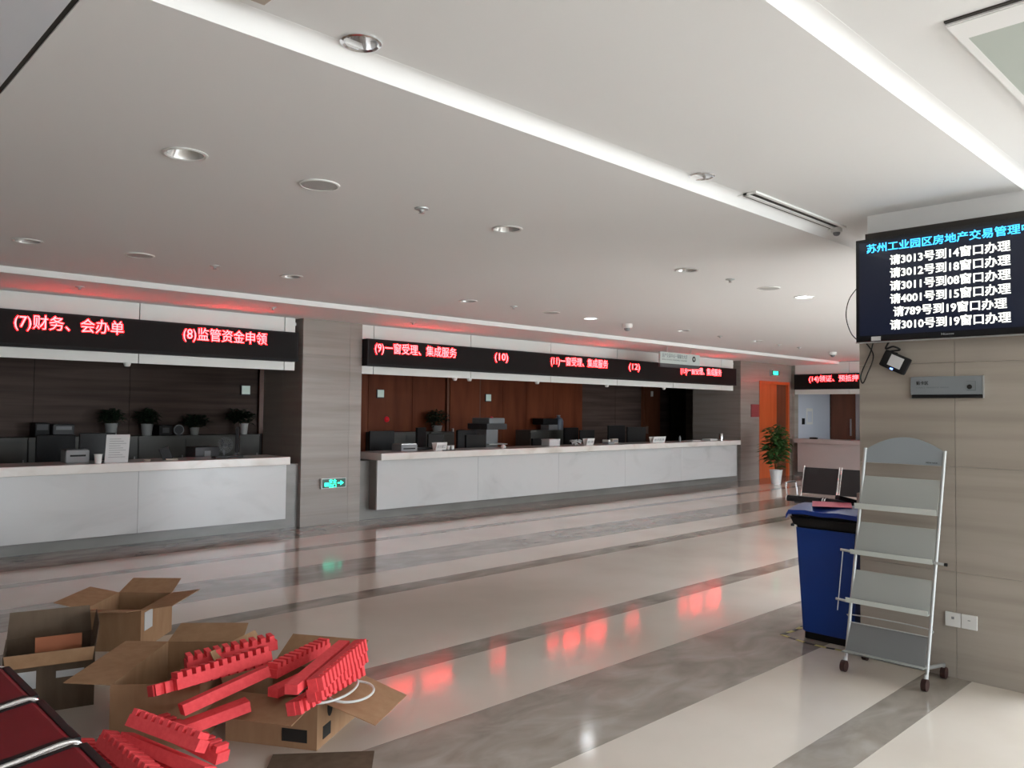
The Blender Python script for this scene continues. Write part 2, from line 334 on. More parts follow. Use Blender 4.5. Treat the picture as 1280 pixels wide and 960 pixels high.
# orange door
d = st(MB().box(17.68, 17.76, 9.66, 9.74, 0, 2.37).box(19.12, 19.2, 9.66, 9.74, 0, 2.37).box(17.76, 19.12, 9.66, 9.74, 2.3, 2.37).build('door_1', M['door']))
bx('leaf', M['door'], 17.76, 18.60, 9.70, 9.74, 0, 2.3, d); bx('side_leaf', M['door_dk'], 18.605, 19.12, 9.72, 9.76, 0, 2.3, d); bx('handle', M['steel'], 18.5, 18.53, 9.65, 9.70, .95, 1.15, d)

# ------------------------------------------------------------------ fascias above the counters
def fascia(name, x0, x1, cuts):
    f = st(bx(name, M['groove'], x0+.01, x1-.01, 9.77, 9.9, 2.11, ZA))
    for a, b in zip(cuts, cuts[1:]): bx('fascia_panel', M['fascia'], a+.006, b-.006, 9.75, 9.77, 2.10, ZA-.003, f)
    return f
fascia('wall_fascia_west', XW, 5.36, [XW, -2.35, -.45, 1.45, 3.34, 5.2, 5.36])
fascia('wall_fascia_middle', 6.38, 16.62, [6.38, 6.62, 8.5, 10.4, 12.3, 14.2, 16.1, 16.62])
f = st(bx('wall_fascia_east', M['groove'], 19.37, 19.5, 4.2, 9.59, 2.08, ZA+.05))
for a, b in ((4.2, 6.3), (6.3, 8.2), (8.2, 9.59)): bx('fascia_panel', M['fascia'], 19.345, 19.37, a+.006, b-.006, 2.07, ZA+.05, f)

# ------------------------------------------------------------------ service counters
def counter(label, x0, x1, base0, base1, cuts):
    t = thing('service_counter', label, 'counter', (x0, 9.44, 0))
    o = Vector((x0, 9.44, 0))
    bx('worktop', M['slab'], 0, x1-x0, 0, .66, .86, .96, t, .006)
    for a, b in zip(cuts, cuts[1:]): bx('front_panel', M['marble'], a-x0+.0015, b-x0-.0015, .10, .13, .15, .857, t)
    bx('end_panel', M['riser'], x1-x0-.03, x1-x0-.0, .132, .66, .15, .857, t); bx('end_panel', M['riser'], .0, .03, .132, .66, .15, .857, t)
    bx('base', M['riser'], base0-x0, base1-x0, .30, .42, 0, .845, t)
    return t
counter('long white marble service counter on the left, left of the stone pillar', -3.9, 5.15, -3.95, 5.43, [-3.9, -2.2, -.5, 1.4, 3.3, 5.15])
counter('longest white marble service counter, right of the stone pillar with the green exit sign', 6.57, 16.42, 6.37, 16.81, [6.57, 8.5, 10.4, 12.3, 14.2, 16.42])
t = thing('service_counter', 'cream service counter in the far right corner under the (14) display', 'counter', (19.1, 9.5, 0))
bx('worktop', M['endst'], 0, .6, -5.2, 0, .85, .95, t, .006)
for a, b in ((-5.2, -3.4), (-3.4, -1.7), (-1.7, -.06)): bx('front_panel', M['endst'], .08, .11, a+.002, b-.002, .12, .847, t)
bx('end_panel', M['riser'], .11, .29, -.09, -.06, .12, .847, t); bx('base', M['riser'], .18, .28, -5.2, .08, 0, .845, t)
# staff desks behind the counters
for x0, x1, lab in ((-3.8, 5.2, 'brown staff desk behind the left service counter'), (6.6, 16.3, 'brown staff desk behind the long middle service counter')):
    t = thing('staff_desk', lab, 'desk', (x0, 10.12, 0)); bx('desktop', M['desk'], 0, x1-x0, 0, .62, .71, .75, t)
    for x in (.05, (x1-x0)/2, x1-x0-.1): bx('leg_panel', M['desk'], x, x+.04, .04, .58, 0, .71, t)

# ------------------------------------------------------------------ LED displays
def led(name, label, x0, x1, texts):
    t = thing('led_display', label, 'display', (x0, 9.72, 2.21))
    bx('housing', M['housing'], 0, x1-x0, -.17, 0, 0, .385, t, .006)
    bx('led_board', M['screen'], .03, x1-x0-.03, -.176, -.17, .03, .36, t)
    for s, a, b, z in texts:
        text('lettering', s, .165, M['ledred'], faceY(a-x0, -.178, .205+z), t, offset=.0028, width=b-a, depth=.003)
        text('lettering', s, .165, M['ledcore'], faceY(a-x0+.003, -.1805, .205+z), t, offset=0, width=b-a-.006, depth=.002)  # paler strokes in front paint the overexposed LED centres
led('', 'long red-lettered LED display reading (7) and (8) over the left counter', -1.0, 5.3, [('(7)财务、会办单', 2.02, 3.10, 0), ('(8)监管资金申领', 3.77, 4.84, 0)])
led('', 'longest red-lettered LED display reading (9) to (13) over the middle counter', 6.38, 16.42,
    [('(9)一窗受理、集成服务', 6.50, 8.02, 0), ('(10)', 8.84, 9.14, 0), ('(11)一窗受理、集成服务', 10.18, 11.75, 0), ('(12)', 12.40, 12.75, 0), ('(13)一窗受理、集成服务', 14.17, 15.76, 0)])
t = thing('led_display', 'red-lettered LED display reading (14) on the far right end wall', 'display', (19.34, 9.54, 2.19))
bx('housing', M['housing'], -.14, 0, -4.6, 0, 0, .38, t, .006); bx('led_board', M['screen'], -.146, -.14, -4.57, -.03, .03, .35, t)
text('lettering', '(14)领证、预抵押', .165, M['ledred'], faceX(-.148, -.40, .20), t, offset=.0028, width=1.22, depth=.003)
text('lettering', '(14)领证、预抵押', .165, M['ledcore'], faceX(-.1505, -.403, .20), t, offset=0, width=1.214, depth=.002)

# ------------------------------------------------------------------ ceiling fixtures
def downlight(label, x, y, z, kind):
    t = thing('ceiling_light', label, 'ceiling light', (x, y, z), group=None)
    s = .68 if kind == 'small' else 1
    MB().lathe([(.088*s, 0), (.108*s, -.001), (.110*s, -.006), (.098*s, -.009), (.088*s, -.004), (.088*s, 0)], 32).build('trim_ring', M['white'] if kind != 'small' else M['chrome'], t, True)
    MB().lathe([(.0875*s, -.003), (.080*s, .02), (.058*s, .055), (.052*s, .075)], 32).build('reflector', M['chrome'] if kind == 'small' else M['reflector'], t, True)
    if kind == 'lit': MB().cyl((0, 0, .012), (0, 0, .017), .076, n=24).build('lamp', M['lamp'], t)
    else: MB().cyl((0, 0, .068), (0, 0, .08), .056*s, n=20).build('lamp', M['lampoff'], t)
    return t
L_ = ['large unlit recessed downlight nearest the camera at upper left', 'unlit round downlight right of the round ceiling speaker at top centre', 'third round downlight of the near row, unlit, right of the sprinkler', 'brightly lit round downlight nearest the television',
      'unlit round downlight at the far left above the (7) display', 'unlit round downlight above the (8) display, far row', 'unlit round downlight in the far row above the (10) display', 'brightly lit round downlight in the far row above the (11) display',
      'dim downlight right of the white ceiling camera in the far row', 'dim downlight deepest in the far row, near the exit door', 'unlit downlight in the near row hidden towards the television', 'small chrome downlight in the raised ceiling at upper left', 'small chrome downlight beside the slot air diffuser']
for (x, y, z, k), l in zip(DL, L_): downlight(l, x, y, z, k)
def speaker(label, x, y, z=ZB, g=None):
    t = thing('ceiling_speaker', label, 'ceiling speaker', (x, y, z))
    MB().lathe([(.0, -.006), (.100, -.006), (.104, -.002), (.104, 0)], 32).build('grille', M['speaker'], t, True)
    MB().lathe([(.104, 0), (.104, -.008), (.114, -.006), (.116, 0)], 32).build('rim', M['fascia'], t, True)
for l, x, y in (('large grey round ceiling speaker between the two nearest downlights', 2.33, 4.0), ('grey round ceiling speaker left of the nearest lit downlight', 7.51, 4.0), ('thin round ceiling speaker above the left red display', 2.38, 6.98), ('thin round ceiling speaker left of the far lit downlight', 7.53, 7.06)): speaker(l, x, y)
def sensor(label, x, y, z=ZB, r=.045):
    t = thing('sprinkler', label, 'sprinkler', (x, y, z))
    MB().lathe([(r, 0), (r*.95, -.008), (r*.4, -.012), (r*.4, -.018), (.001, -.018)], 20).build('plate', M['alu_lt'], t, True)
    MB().lathe([(.012, -.018), (.012, -.03), (.02, -.032), (.001, -.034)], 12).build('nozzle', M['steel'], t, True)
for l, x, y, z in (('sprinkler head in the near row right of the large round speaker', 3.06, 4.0, ZB), ('sprinkler head in the near row left of the nearer lit downlight pair', 6.76, 4.0, ZB), ('sprinkler head above the gap between the (7) and (8) texts', 3.03, 6.99, ZB),
                   ('sprinkler head in the far row left of the thin speaker and far lit downlight', 6.78, 6.99, ZB), ('sprinkler head in the far row between the two dim downlights', 11.73, 7.13, ZB), ('leftmost sprinkler head in the low soffit, over the left display', 2.45, 8.88, ZA), ('sprinkler head in the low soffit just left of the stone pillar', 4.59, 8.91, ZA), ('sprinkler head in the low soffit just right of the stone pillar', 6.73, 8.96, ZA),
                   ('small sprinkler head just right of the deepest dim downlight', 13.85, 7.18, ZB), ('small sprinkler head deep in the far row, second right of the deepest dim downlight', 14.7, 7.2, ZB)): sensor(l, x, y, z)
def dome(label, x, y, z=ZB):
    t = thing('dome_camera', label, 'security camera', (x, y, z))
    MB().lathe([(.075, 0), (.078, -.03), (.07, -.06), (.05, -.062)], 24).build('housing', M['white'], t, True)
    MB().lathe([(.05, -.062), (.046, -.085), (.028, -.10), (.001, -.106)], 20).build('dome', M['grey'], t, True)
    return t
dome('white ceiling camera right of the far lit downlight', 9.26, 7.16); dome('white ceiling camera deep in the room towards the (14) display', 16.26, 7.23)
d_ = dome('small ceiling camera at the upper left corner of the television', 5.60, 2.46, ZC); d_.scale = (.5, .5, .6)
t = thing('air_diffuser', 'long white slot air diffuser with two dark slots in the raised ceiling', 'air vent', (4.34, 2.47, ZC))
MB().box(0, 1.27, -.075, -.055, -.012, 0).box(0, 1.27, -.012, .012, -.012, 0).box(0, 1.27, .055, .075, -.012, 0).box(0, .02, -.055, .055, -.012, 0).box(1.25, 1.27, -.055, .055, -.012, 0).build('frame', M['fascia'], t)
bx('slot', M['groove'], .02, 1.25, -.055, -.012, -.004, 0, t); bx('slot', M['groove'], .02, 1.25, .012, .055, -.004, 0, t)
t = thing('light_fitting', 'tan square light fitting cut off by the top edge of the picture', 'ceiling light', (1.08, 2.30, ZC))
MB().box(-.11, .11, -.11, .11, -.02, 0, .004).build('frame', M['beige'], t); bx('lamp', M['lampoff'], -.06, .06, -.06, .06, -.024, -.02, t)

# hanging sign
t = thing('hanging_sign', 'pale hanging direction sign on two rods before the (13) display', 'sign', (12.08, 8.6, 2.45))
bx('board', M['hang'], 0, 1.30, -.02, .02, .04, .25, t); bx('bottom_strip', M['dgrey'], 0, 1.30, -.018, .018, -.03, .04, t)
for x in (.24, 1.02): MB().cyl((x, 0, .25), (x, 0, ZA-2.45 if False else .36), .008, n=8).build('rod', M['steel'], t)
text('lettering', '房产交易中心一窗服务大厅', .085, M['greyink'], faceY(.06, -.021, .155), t, width=.82, depth=.002)
text('lettering', 'REAL ESTATE TRADING CENTER', .035, M['greyink'], faceY(.06, -.021, .10), t, width=.8, depth=.002)
MB().lathe([(.025, -.002), (.055, -.002), (.055, .002), (.025, .002)], 20).xf(faceY(1.10, -.022, .16)).build('round_mark', M['ink'], t)

# exit signs
def exit_sign(label, x, y, z, W, H, kind):
    t = thing('exit_sign', label, 'exit sign', (x, y, z))
    bx('housing', M['alu_lt'], 0, W, 0, .045, 0, H, t, .003); bx('board', M['exitb'], .012, W-.012, -.004, 0, .010, H-.010, t)
    if kind == 'arrow':
        text('lettering', '安全\n出口', H*.42, M['exitg'], faceY(W*.30, -.005, H*.53), t, offset=.001, width=W*.30, depth=.003)
        MB().box(W*.64, W*.78, -.007, -.004, H*.44, H*.56).prism([(W*.76, -.007, H*.26), (W*.89, -.007, H*.5), (W*.76, -.007, H*.74)], (0, .003, 0)).build('arrow', M['exitg'], t)
        MB().box(W*.12, W*.29, -.007, -.004, H*.22, H*.58).build('pictogram', M['exitg'], t)
    else:
        MB().box(W*.2, W*.8, -.007, -.004, H*.2, H*.8, .001).build('pictogram', M['exitg'], t)
exit_sign('green lit exit sign with arrow low on the stone pillar', 5.72, 9.622, .495, .39, .14, 'arrow')
exit_sign('green lit exit sign above the orange door', 18.2, 9.622, 2.51, .40, .14, 'man')
t = thing('wall_plaque', 'dull red plaque on the stone wall left of the orange door', 'plaque', (17.28, 9.66, 1.49)); bx('plate', M['plaque'], 0, .36, -.012, .01, 0, .30, t); bx('inset', M['pink'], .03, .33, -.014, -.012, .03, .27, t).data.materials[0] = M['plaque']

# ------------------------------------------------------------------ television and what hangs round it
t = thing('television', 'large black wall television listing queue numbers in white', 'television', (5.35, 2.18, 2.065))
MB().box(-.10, -.04, -1.19, 0, 0, .672, .006).build('housing', M['bezel'], t); bx('wall_mount', M['dgrey'], -.04, 0, -.9, -.3, .15, .5, t)
bx('screen', M['tvscr'], -.103, -.10, -1.165, -.025, .040, .65, t); bx('lower_edge', M['alu'], -.102, -.05, -1.19, 0, -.006, 0, t)
text('lettering', '苏州工业园区房地产交易管理中心', .062, M['tvblue'], faceX(-.105, -.075, .582), t, offset=.0012, width=1.0, depth=.002)
for i, (s, a, b) in enumerate((('请3013号到14窗口办理', .22, .89), ('请3012号到18窗口办理', .22, .89), ('请3011号到08窗口办理', .22, .89), ('请4001号到15窗口办理', .22, .89), ('请789号到19窗口办理', .24, .87), ('请3010号到19窗口办理', .22, .89))):
    text('lettering', s, .068, M['tvwhite'], faceX(-.105, -a, .49-i*.083), t, offset=.0016, width=b-a, depth=.002)
text('lettering', 'Hisense', .018, M['alu_lt'], faceX(-.105, -.52, .018), t, width=.07, depth=.001)
bx('sticker', M['label'], -.104, -.103, -.16, -.10, .005, .032, t)
t = thing('network_box', 'small black network box hanging on its cable under the television', 'network box', (5.31, 1.955, 1.93))
R_ = Matrix.Rotation(math.radians(26), 4, 'X')
MB().box(-.02, .02, -.085, .085, -.055, .055, .012, R_).build('housing', M['black'], t); MB().box(-.022, -.019, -.05, .035, -.03, .042, 0, R_).build('paper_label', M['label'], t); MB().box(-.024, -.019, -.012, .006, -.05, -.04, 0, R_).build('status_light', M['bluedot'], t)
def cable(label, pts, r=.004, name='cable'):
    o = MB().tube(pts, r).build(name, M['black'], None, True); tag(o, label, 'cable'); return o
def spl(P_, n=8):
    out = []; P = [Vector(p) for p in P_]; P = [P[0]]+P+[P[-1]]
    for i in range(1, len(P)-2):
        for k in range(n):
            u = k/n; a, b, c, d = P[i-1:i+3]
            out.append(.5*((2*b)+(-a+c)*u+(2*a-5*b+4*c-d)*u*u+(-a+3*b-3*c+d)*u**3))
    return out+[P[-2]]
cable('black cable loop hanging under the left corner of the television', spl([(5.33, 2.15, 2.07), (5.33, 2.10, 1.98), (5.33, 2.14, 1.86), (5.33, 2.17, 1.80), (5.33, 2.18, 1.86), (5.33, 2.12, 2.0), (5.33, 2.10, 2.07)]))
cable('thin black cable bulging out left of the television edge', spl([(5.31, 2.19, 2.44), (5.31, 2.25, 2.36), (5.31, 2.27, 2.25), (5.31, 2.24, 2.14), (5.31, 2.19, 2.08)]), .003)
cable('tangle of short black cable above the small network box', spl([(5.31, 1.99, 2.07), (5.30, 2.01, 2.02), (5.29, 1.96, 2.03), (5.32, 1.93, 2.01), (5.30, 1.98, 2.0), (5.31, 1.94, 1.985)]), .006)
t = thing('wall_sign', 'grey rectangular wall sign with black lower edge on the television pillar', 'sign', (5.35, 1.87, 1.70))
bx('plate', M['signpl'], -.02, 0, -.41, 0, .022, .135, t, .002); bx('bottom_bar', M['black'], -.024, 0, -.41, -.008, 0, .022, t, .003)
bx('end_cap', M['alu'], -.022, 0, -.412, -.408, .0, .135, t)
text('lettering', '贴卡区', .026, M['ink'], faceX(-.021, -.035, .085), t, offset=.0006, width=.07, depth=.001)
text('lettering', 'CARD SERVICE AREA', .012, M['greyink'], faceX(-.021, -.033, .062), t, width=.19, depth=.001)
MB().box(-.022, -.020, -.372, -.322, .045, .05).box(-.022, -.020, -.372, -.322, .10, .102).box(-.022, -.02, -.372, -.369, .045, .10).lathe([(.001, -.001), (.014, -.001), (.014, .001), (.001, .001)], 12, (0, 0, 0)).build('pictogram_frame', M['greyink'], t)
MB().lathe([(.001, -.002), (.014, -.002), (.014, .002), (.001, .002)], 14).xf(faceX(-.022, -.338, .068)).build('pictogram', M['ink'], t)
t = thing('wall_socket', 'white double wall socket low on the television pillar', 'socket', (5.35, 1.68, .31))
bx('plate', M['white'], -.012, 0, -.085, 0, 0, .085, t, .002); bx('plate', M['white'], -.012, 0, -.175, -.09, 0, .085, t, .002)
bx('slot', M['grey'], -.013, -.012, -.05, -.035, .045, .06, t); bx('slot', M['grey'], -.013, -.012, -.14, -.125, .05, .055, t)

# ------------------------------------------------------------------ wheelie bin and what lies on it
t = thing('wheelie_bin', 'tall blue wheelie bin standing left of the television pillar', 'bin', (5.47, 2.48, 0))
def frustum(z0, z1, a, b, mt, name, par, bev=.0):
    (x0, x1, y0, y1), (X0, X1, Y0, Y1) = a, b
    m_ = MB(); lo = [(x0, y0), (x1, y0), (x1, y1), (x0, y1)]; hi = [(X0, Y0), (X1, Y0), (X1, Y1), (X0, Y1)]
    A = [m_.bm.verts.new((*p, z0)) for p in lo]; B = [m_.bm.verts.new((*p, z1)) for p in hi]
    m_.bm.faces.new(A[::-1]); m_.bm.faces.new(B)
    for i in range(4): m_.bm.faces.new((A[i], A[(i+1) % 4], B[(i+1) % 4], B[i]))
    bmesh.ops.bevel(m_.bm, geom=list(m_.bm.edges), offset=bev or .02, segments=2, affect='EDGES')
    return m_.build(name, mt, par, True)
frustum(.03, .80, (.02, .42, -.17, .19), (0, .50, -.215, .235), M['blueb'], 'body', t)
frustum(.78, .875, (-.005, .50, -.22, .24), (-.03, .53, -.24, .275), M['black'], 'rim', t)
lid = MB(); N = 7
prev = None
for i in range(N+1):
    u = i/N; x = -.045+.58*u; z = .905+.035*math.sin(PI*min(1, u*1.25))
    row = [lid.bm.verts.new((x, y, z-dz)) for y, dz in ((-.245, .035), (-.225, .0), (-.1, -.008), (.02, .0), (.14, -.008), (.26, .0), (.28, .035))]
    if prev:
        for k in range(len(row)-1): lid.bm.faces.new((prev[k], prev[k+1], row[k+1], row[k]))
    prev = row
r_ = bmesh.ops.extrude_face_region(lid.bm, geom=list(lid.bm.faces))
for g in r_['geom']:
    if isinstance(g, bmesh.types.BMVert): g.co.z -= .03
lid.build('lid', M['bluel'], t, True)
bx('handle', M['blueb'], .50, .56, -.18, .22, .84, .87, t, .01)
for y in (-.2, .2): MB().cyl((.42, y-.02, .09), (.42, y+.02, .09), .09, n=24).build('wheel', M['black'], t)
bx('foot', M['black'], .02, .10, -.15, .17, 0, .05, t, .008)
# lid contents
z0 = .945
o = MB().box(5.78, 6.00, 2.26, 2.40, 0, .085, .004).xf(Matrix.Translation((0, 0, z0))).build('folder', M['beige']); tag(o, 'beige folder box lying on the back of the blue bin lid', 'folder')
o = MB().box(-.07, .07, -.035, .035, 0, .035, .008).xf(Matrix.Translation((5.76, 2.47, z0+.014)) @ Matrix.Rotation(math.radians(-40), 4, 'Z') @ Matrix.Rotation(math.radians(14), 4, 'Y')).build('stapler', M['black']); tag(o, 'small black device on the blue bin lid', 'device')
o = MB().box(-.10, .10, -.13, .13, 0, .003).xf(Matrix.Translation((5.60, 2.50, z0+.004)) @ Matrix.Rotation(math.radians(25), 4, 'Z') @ Matrix.Rotation(math.radians(-4), 4, 'Y')).build('leaflet', M['pink']); tag(o, 'pink sheet of paper lying on the blue bin lid', 'paper')
# hazard tape on the floor
t = thing('hazard_tape', 'yellow and black hazard tape stuck on the floor before the blue bin', 'tape', (5.40, 2.3, 0))
pts = [(0, -.03), (-.03, .18), (-.02, .36), (.04, .52)]; k = 0
def strip_run(P):
    k = 0
    for (a, b) in zip(P, P[1:]):
        A = Vector((*a, 0)); B = Vector((*b, 0)); n = max(1, int((B-A).length/.055))
        for i in range(n):
            p, q = A.lerp(B, i/n), A.lerp(B, (i+1)/n); s = (q-p).normalized().cross(Vector((0, 0, 1)))*.014
            MB().prism([p-s+Vector((0, 0, .0006)), p+s+Vector((0, 0, .0006)), q+s+Vector((0, 0, .0006)), q-s+Vector((0, 0, .0006))], (0, 0, .0012)).build('stripe', M['yellow' if k % 2 else 'black'], t); k += 1
strip_run([(0, -.03), (-.03, .14), (-.02, .30), (.04, .50)]); strip_run([(.04, .50), (.2, .49), (.4, .5)])
o = MB().tube(spl([(5.36, 2.33, .008), (5.38, 2.29, .014), (5.42, 2.30, .01), (5.41, 2.25, .012)]), .008, 6).build('tape_scrap', M['beige']); tag(o, 'crumpled pale tape scrap on the floor at the foot of the bin', 'scrap')

# ------------------------------------------------------------------ literature rack
t = thing('literature_rack', 'silver rolling literature rack with an arched header leaning by the stone pillar', 'rack', (4.99, 1.92, 0))
k_ = .21/1.34
def RP(y, z, out=0): return Vector((k_*(z-.05)-out, y-1.92+(.0), z))
YL = lambda z: 2.145-.045*(z/1.38); YR = lambda z: 1.675-.045*(z/1.38)
for Yf in (YL, YR): MB().tube([RP(Yf(.06), .06), RP(Yf(1.38), 1.38)], .010, 10).build('post', M['alu_lt'], t, True)
n = 16; arch = [RP(YL(1.29)-.005, 1.29), RP(YR(1.29)+.005, 1.29)]
for i in range(n+1):
    u = i/n; y = YR(1.36)+.005+(YL(1.36)-YR(1.36)-.01)*u
    arch.append(RP(y, 1.372+.083*math.sin(PI*u)**.9))
MB().prism(arch, (.012, 0, 0)).build('header_board', M['header'], t)
text('lettering', 'MEDIA RACK', .012, M['ink'], Matrix.Translation(RP(YR(1.3)+.10, 1.302, .003)) @ Matrix.Rotation(-PI/2, 4, 'Z') @ Matrix.Rotation(PI/2-.15, 4, 'X'), t, width=.065, depth=.001)
def tray(zt, zb, mt, lip, par):
    d = .03
    a, b, c, e = RP(YL(zt)-.012, zt, .0), RP(YR(zt)+.012, zt, .0), RP(YR(zb)+.005, zb, d), RP(YL(zb)-.005, zb, d)
    MB().prism([a, b, c, e], (.004, 0, 0)).build('shelf_panel', mt, par)
    MB().prism([RP(YL(zb)+.004, zb+lip, d+.055), RP(YR(zb)-.004, zb+lip, d+.055), RP(YR(zb)-.004, zb, d+.045), RP(YL(zb)+.004, zb, d+.045)], (.004, 0, 0)).build('front_lip', M['lip'], par)
    MB().prism([RP(YL(zb), zb, d+.045), RP(YR(zb), zb, d+.045), RP(YR(zb), zb, d-.004), RP(YL(zb), zb, d-.004)], (0, 0, .004)).build('shelf_floor', M['acrylic'], par)
tray(1.204, 1.002, M['acrylic'], .035, t); tray(.915, .722, M['acrylic'], .03, t); tray(.618, .428, M['acrylic'], .03, t); tray(.30, .13, M['meshp'], .0, t)
MB().tube(spl([RP(YL(.15), .15), RP(YL(.31), .31), RP(YL(.342)-.02, .342), RP(YR(.342)+.02, .342), RP(YR(.31)+.005, .30), RP(YR(.2), .2)], 5), .004, 6).build('wire_guard', M['alu_lt'], t, True)
MB().tube([RP(YL(.30), .30, .01), RP(YR(.30), .30, .01)], .0035, 6).build('wire_guard', M['alu_lt'], t, True)
for z in (.728, .424):
    MB().tube([RP(YL(z)+.085, z+.004, .03), RP(YL(z), z, .03)], .008, 8).build('side_bracket', M['alu_lt'], t, True)
MB().tube([RP(YR(.728), .728, .03), RP(YR(.728)-.055, .725, .03)], .008, 8).build('side_bracket', M['alu_lt'], t, True)
MB().tube([RP(YR(.728)-.055, .725, .03), RP(YR(.728)-.07, .725, .03)], .010, 8).build('end_cap', M['black'], t, True)
MB().tube([RP(YL(.728)+.07, .73, .03), RP(YL(.4)+.07, .36, .03)], .003, 6).build('hanging_wire', M['alu_lt'], t, True)
MB().tube([RP(YL(.12), .125), RP(YR(.12), .125)], .014, 8).build('cross_bar', M['alu'], t, True)
for Yf in (YL, YR):
    MB().tube([RP(Yf(.1), .125), (.29, Yf(.1)-1.92, .085)], .012, 8).build('foot_bar', M['alu'], t, True)
    for cx_ in (-.02, .305):
        MB().cyl((cx_, Yf(0)-1.92-.014, .034), (cx_, Yf(0)-1.92+.014, .034), .034, n=20).build('caster', M['caster'], t, True)
        MB().tube([(cx_, Yf(0)-1.92, .034), (cx_+(.012 if cx_ < 0.1 else -.01), Yf(0)-1.92, .09)], .008, 6).build('caster_fork', M['alu'], t)

# ------------------------------------------------------------------ beam seating
def bench(label, n, pad, loc, rz, armrest=True, backs=True, seat=None):
    """faces local -X; seats run towards local -Y; first seat edge at y=0"""
    t = thing('waiting_bench', label, 'bench', loc, rz)
    P = .56
    bx('beam', M['dgrey'], .20, .28, -n*P+.02, -.04, .30, .36, t)
    for i in range(n):
        y1 = -i*P-.03; y0 = -(i+1)*P+.03
        prof = [(-.005, .385), (.0, .41), (.04, .425), (.2, .405), (.42, .385), (.46, .375)]
        m_ = MB(); lo = [(x, z-.03) for x, z in prof[::-1]]
        m_.prism([(x, y0, z) for x, z in prof+lo], (0, y1-y0, 0)); m_.build('seat', seat or pad, t)
        m2 = MB(); m2.prism([(-.012, y0+.0, .345), (-.012, y0, .40), (0, y0, .412), (.012, y0, .345)], (0, y1-y0, 0)); m2.build('seat_edge', M['black'], t)
        for ya, yb in ((y0-.001, y0+.022), (y1-.022, y1+.001)): MB().prism([(x, ya, z+.003) for x, z in prof]+[(x, ya, z-.033) for x, z in prof[::-1]], (0, yb-ya, 0)).build('seat_trim', M['black'], t)
        MB().box(-.008, .022, y0, y1, .378, .423, .004).build('seat_trim', M['black'], t)
        if backs:
            m_ = MB(); pb = [(.45, .43), (.50, .60), (.555, .80)]
            m_.prism([(x, y0, z) for x, z in pb]+[(x+.03, y0, z-.005) for x, z in pb[::-1]], (0, y1-y0, 0)); m_.build('backrest', pad, t)
    for i in range(n+1):
        for s in ((-1,) if i == 0 else (1,) if i == n else (1, -1)):
            y = -i*P+s*.018
            MB().tube(spl([(-.01, y, .355), (.0, y, .40), (.05, y, .418), (.2, y, .397), (.40, y, .378), (.455, y, .42), (.50, y, .58), (.56, y, .82)]), .010, 8).build('side_rail', M['chrome'], t, True)
    ends = [0] if armrest else []
    for i in (0, n) if armrest else ():
        y = -i*P
        MB().tube(spl([(.06, y, .39), (.02, y, .56), (.06, y, .60), (.28, y, .60), (.32, y, .56), (.36, y, .39)]), .012, 8).build('armrest', M['chrome'], t, True)
    for y in (-.12, -n*P+.12):
        MB().tube(spl([(.24, y, .31), (.20, y, .20), (-.02, y, .03)]), .018, 8).build('leg', M['chrome'], t, True)
        MB().tube(spl([(.24, y, .31), (.28, y, .20), (.50, y, .03)]), .018, 8).build('leg', M['chrome'], t, True)
        for x in (-.02, .50): MB().cyl((x, y, 0), (x, y, .03), .025, n=12).build('foot', M['black'], t)
    return t
bench('black and chrome waiting bench behind the blue bin', 4, M['leather'], (10.78, 5.49, 0), 0, seat=M['seatsheen'])
bench('second black waiting bench, mostly hidden behind the one by the bin', 3, M['leather'], (12.9, 5.35, 0), 0)
b3 = bench('dark red waiting bench with chrome rails at the lower left corner', 4, M['redleather'], (.90, 1.97, 0), PI, armrest=False)

# ------------------------------------------------------------------ plants
def leaf_cluster(c, rx, ry, rz, n, L, W, droop=.3, seed=1, up=.2):
    rnd = random.Random(seed); m_ = MB(); c = Vector(c)
    for i in range(n):
        u = Vector((rnd.gauss(0, 1), rnd.gauss(0, 1), rnd.gauss(0, 1))).normalized()*rnd.random()**.45
        p = c+Vector((u.x*rx, u.y*ry, u.z*rz)); a = rnd.random()*2*PI
        d = Vector((math.cos(a), math.sin(a), rnd.uniform(-droop, up*2))).normalized(); s = d.cross(Vector((0, 0, 1))).normalized(); l = L*rnd.uniform(.7, 1.2); ww = W*rnd.uniform(.7, 1.1)
        dn = Vector((0, 0, -.25*l))
        v = [m_.bm.verts.new(q) for q in (p, p+d*l*.45+s*ww*.5, p+d*l+dn, p+d*l*.45-s*ww*.5, p+d*l*.5+Vector((0, 0, .12*ww)))]
        for x, y in ((0, 1), (1, 2), (2, 3), (3, 0)): m_.bm.faces.new((v[x], v[y], v[4]))
    return m_
t = thing('potted_plant', 'tall leafy green plant in a white tapered pot beside the orange door', 'plant', (16.75, 8.75, 0))
MB().lathe([(.001, .02), (.10, 0), (.14, .30), (.145, .32), (.13, .32), (.125, .28), (.001, .28)], 24).build('pot', M['pot'], t, True)
MB().lathe([(.001, .285), (.125, .285)], 20).build('soil', M['soil'], t)
m_ = MB()
for a, b, h in ((0, 0, 1.25), (.06, .04, 1.1), (-.07, .02, .95), (.02, -.08, .8)): m_.tube(spl([(a*.3, b*.3, .33), (a, b, .6), (a*2.2, b*2.0, h)]), .009, 6)
m_.build('stem', M['stem'], t, True)
m_ = leaf_cluster((0, 0, .86), .29, .27, .50, 430, .20, .11, seed=3)
leaves = m_.build('foliage', M['leaf'], t); leaves['kind'] = 'stuff'
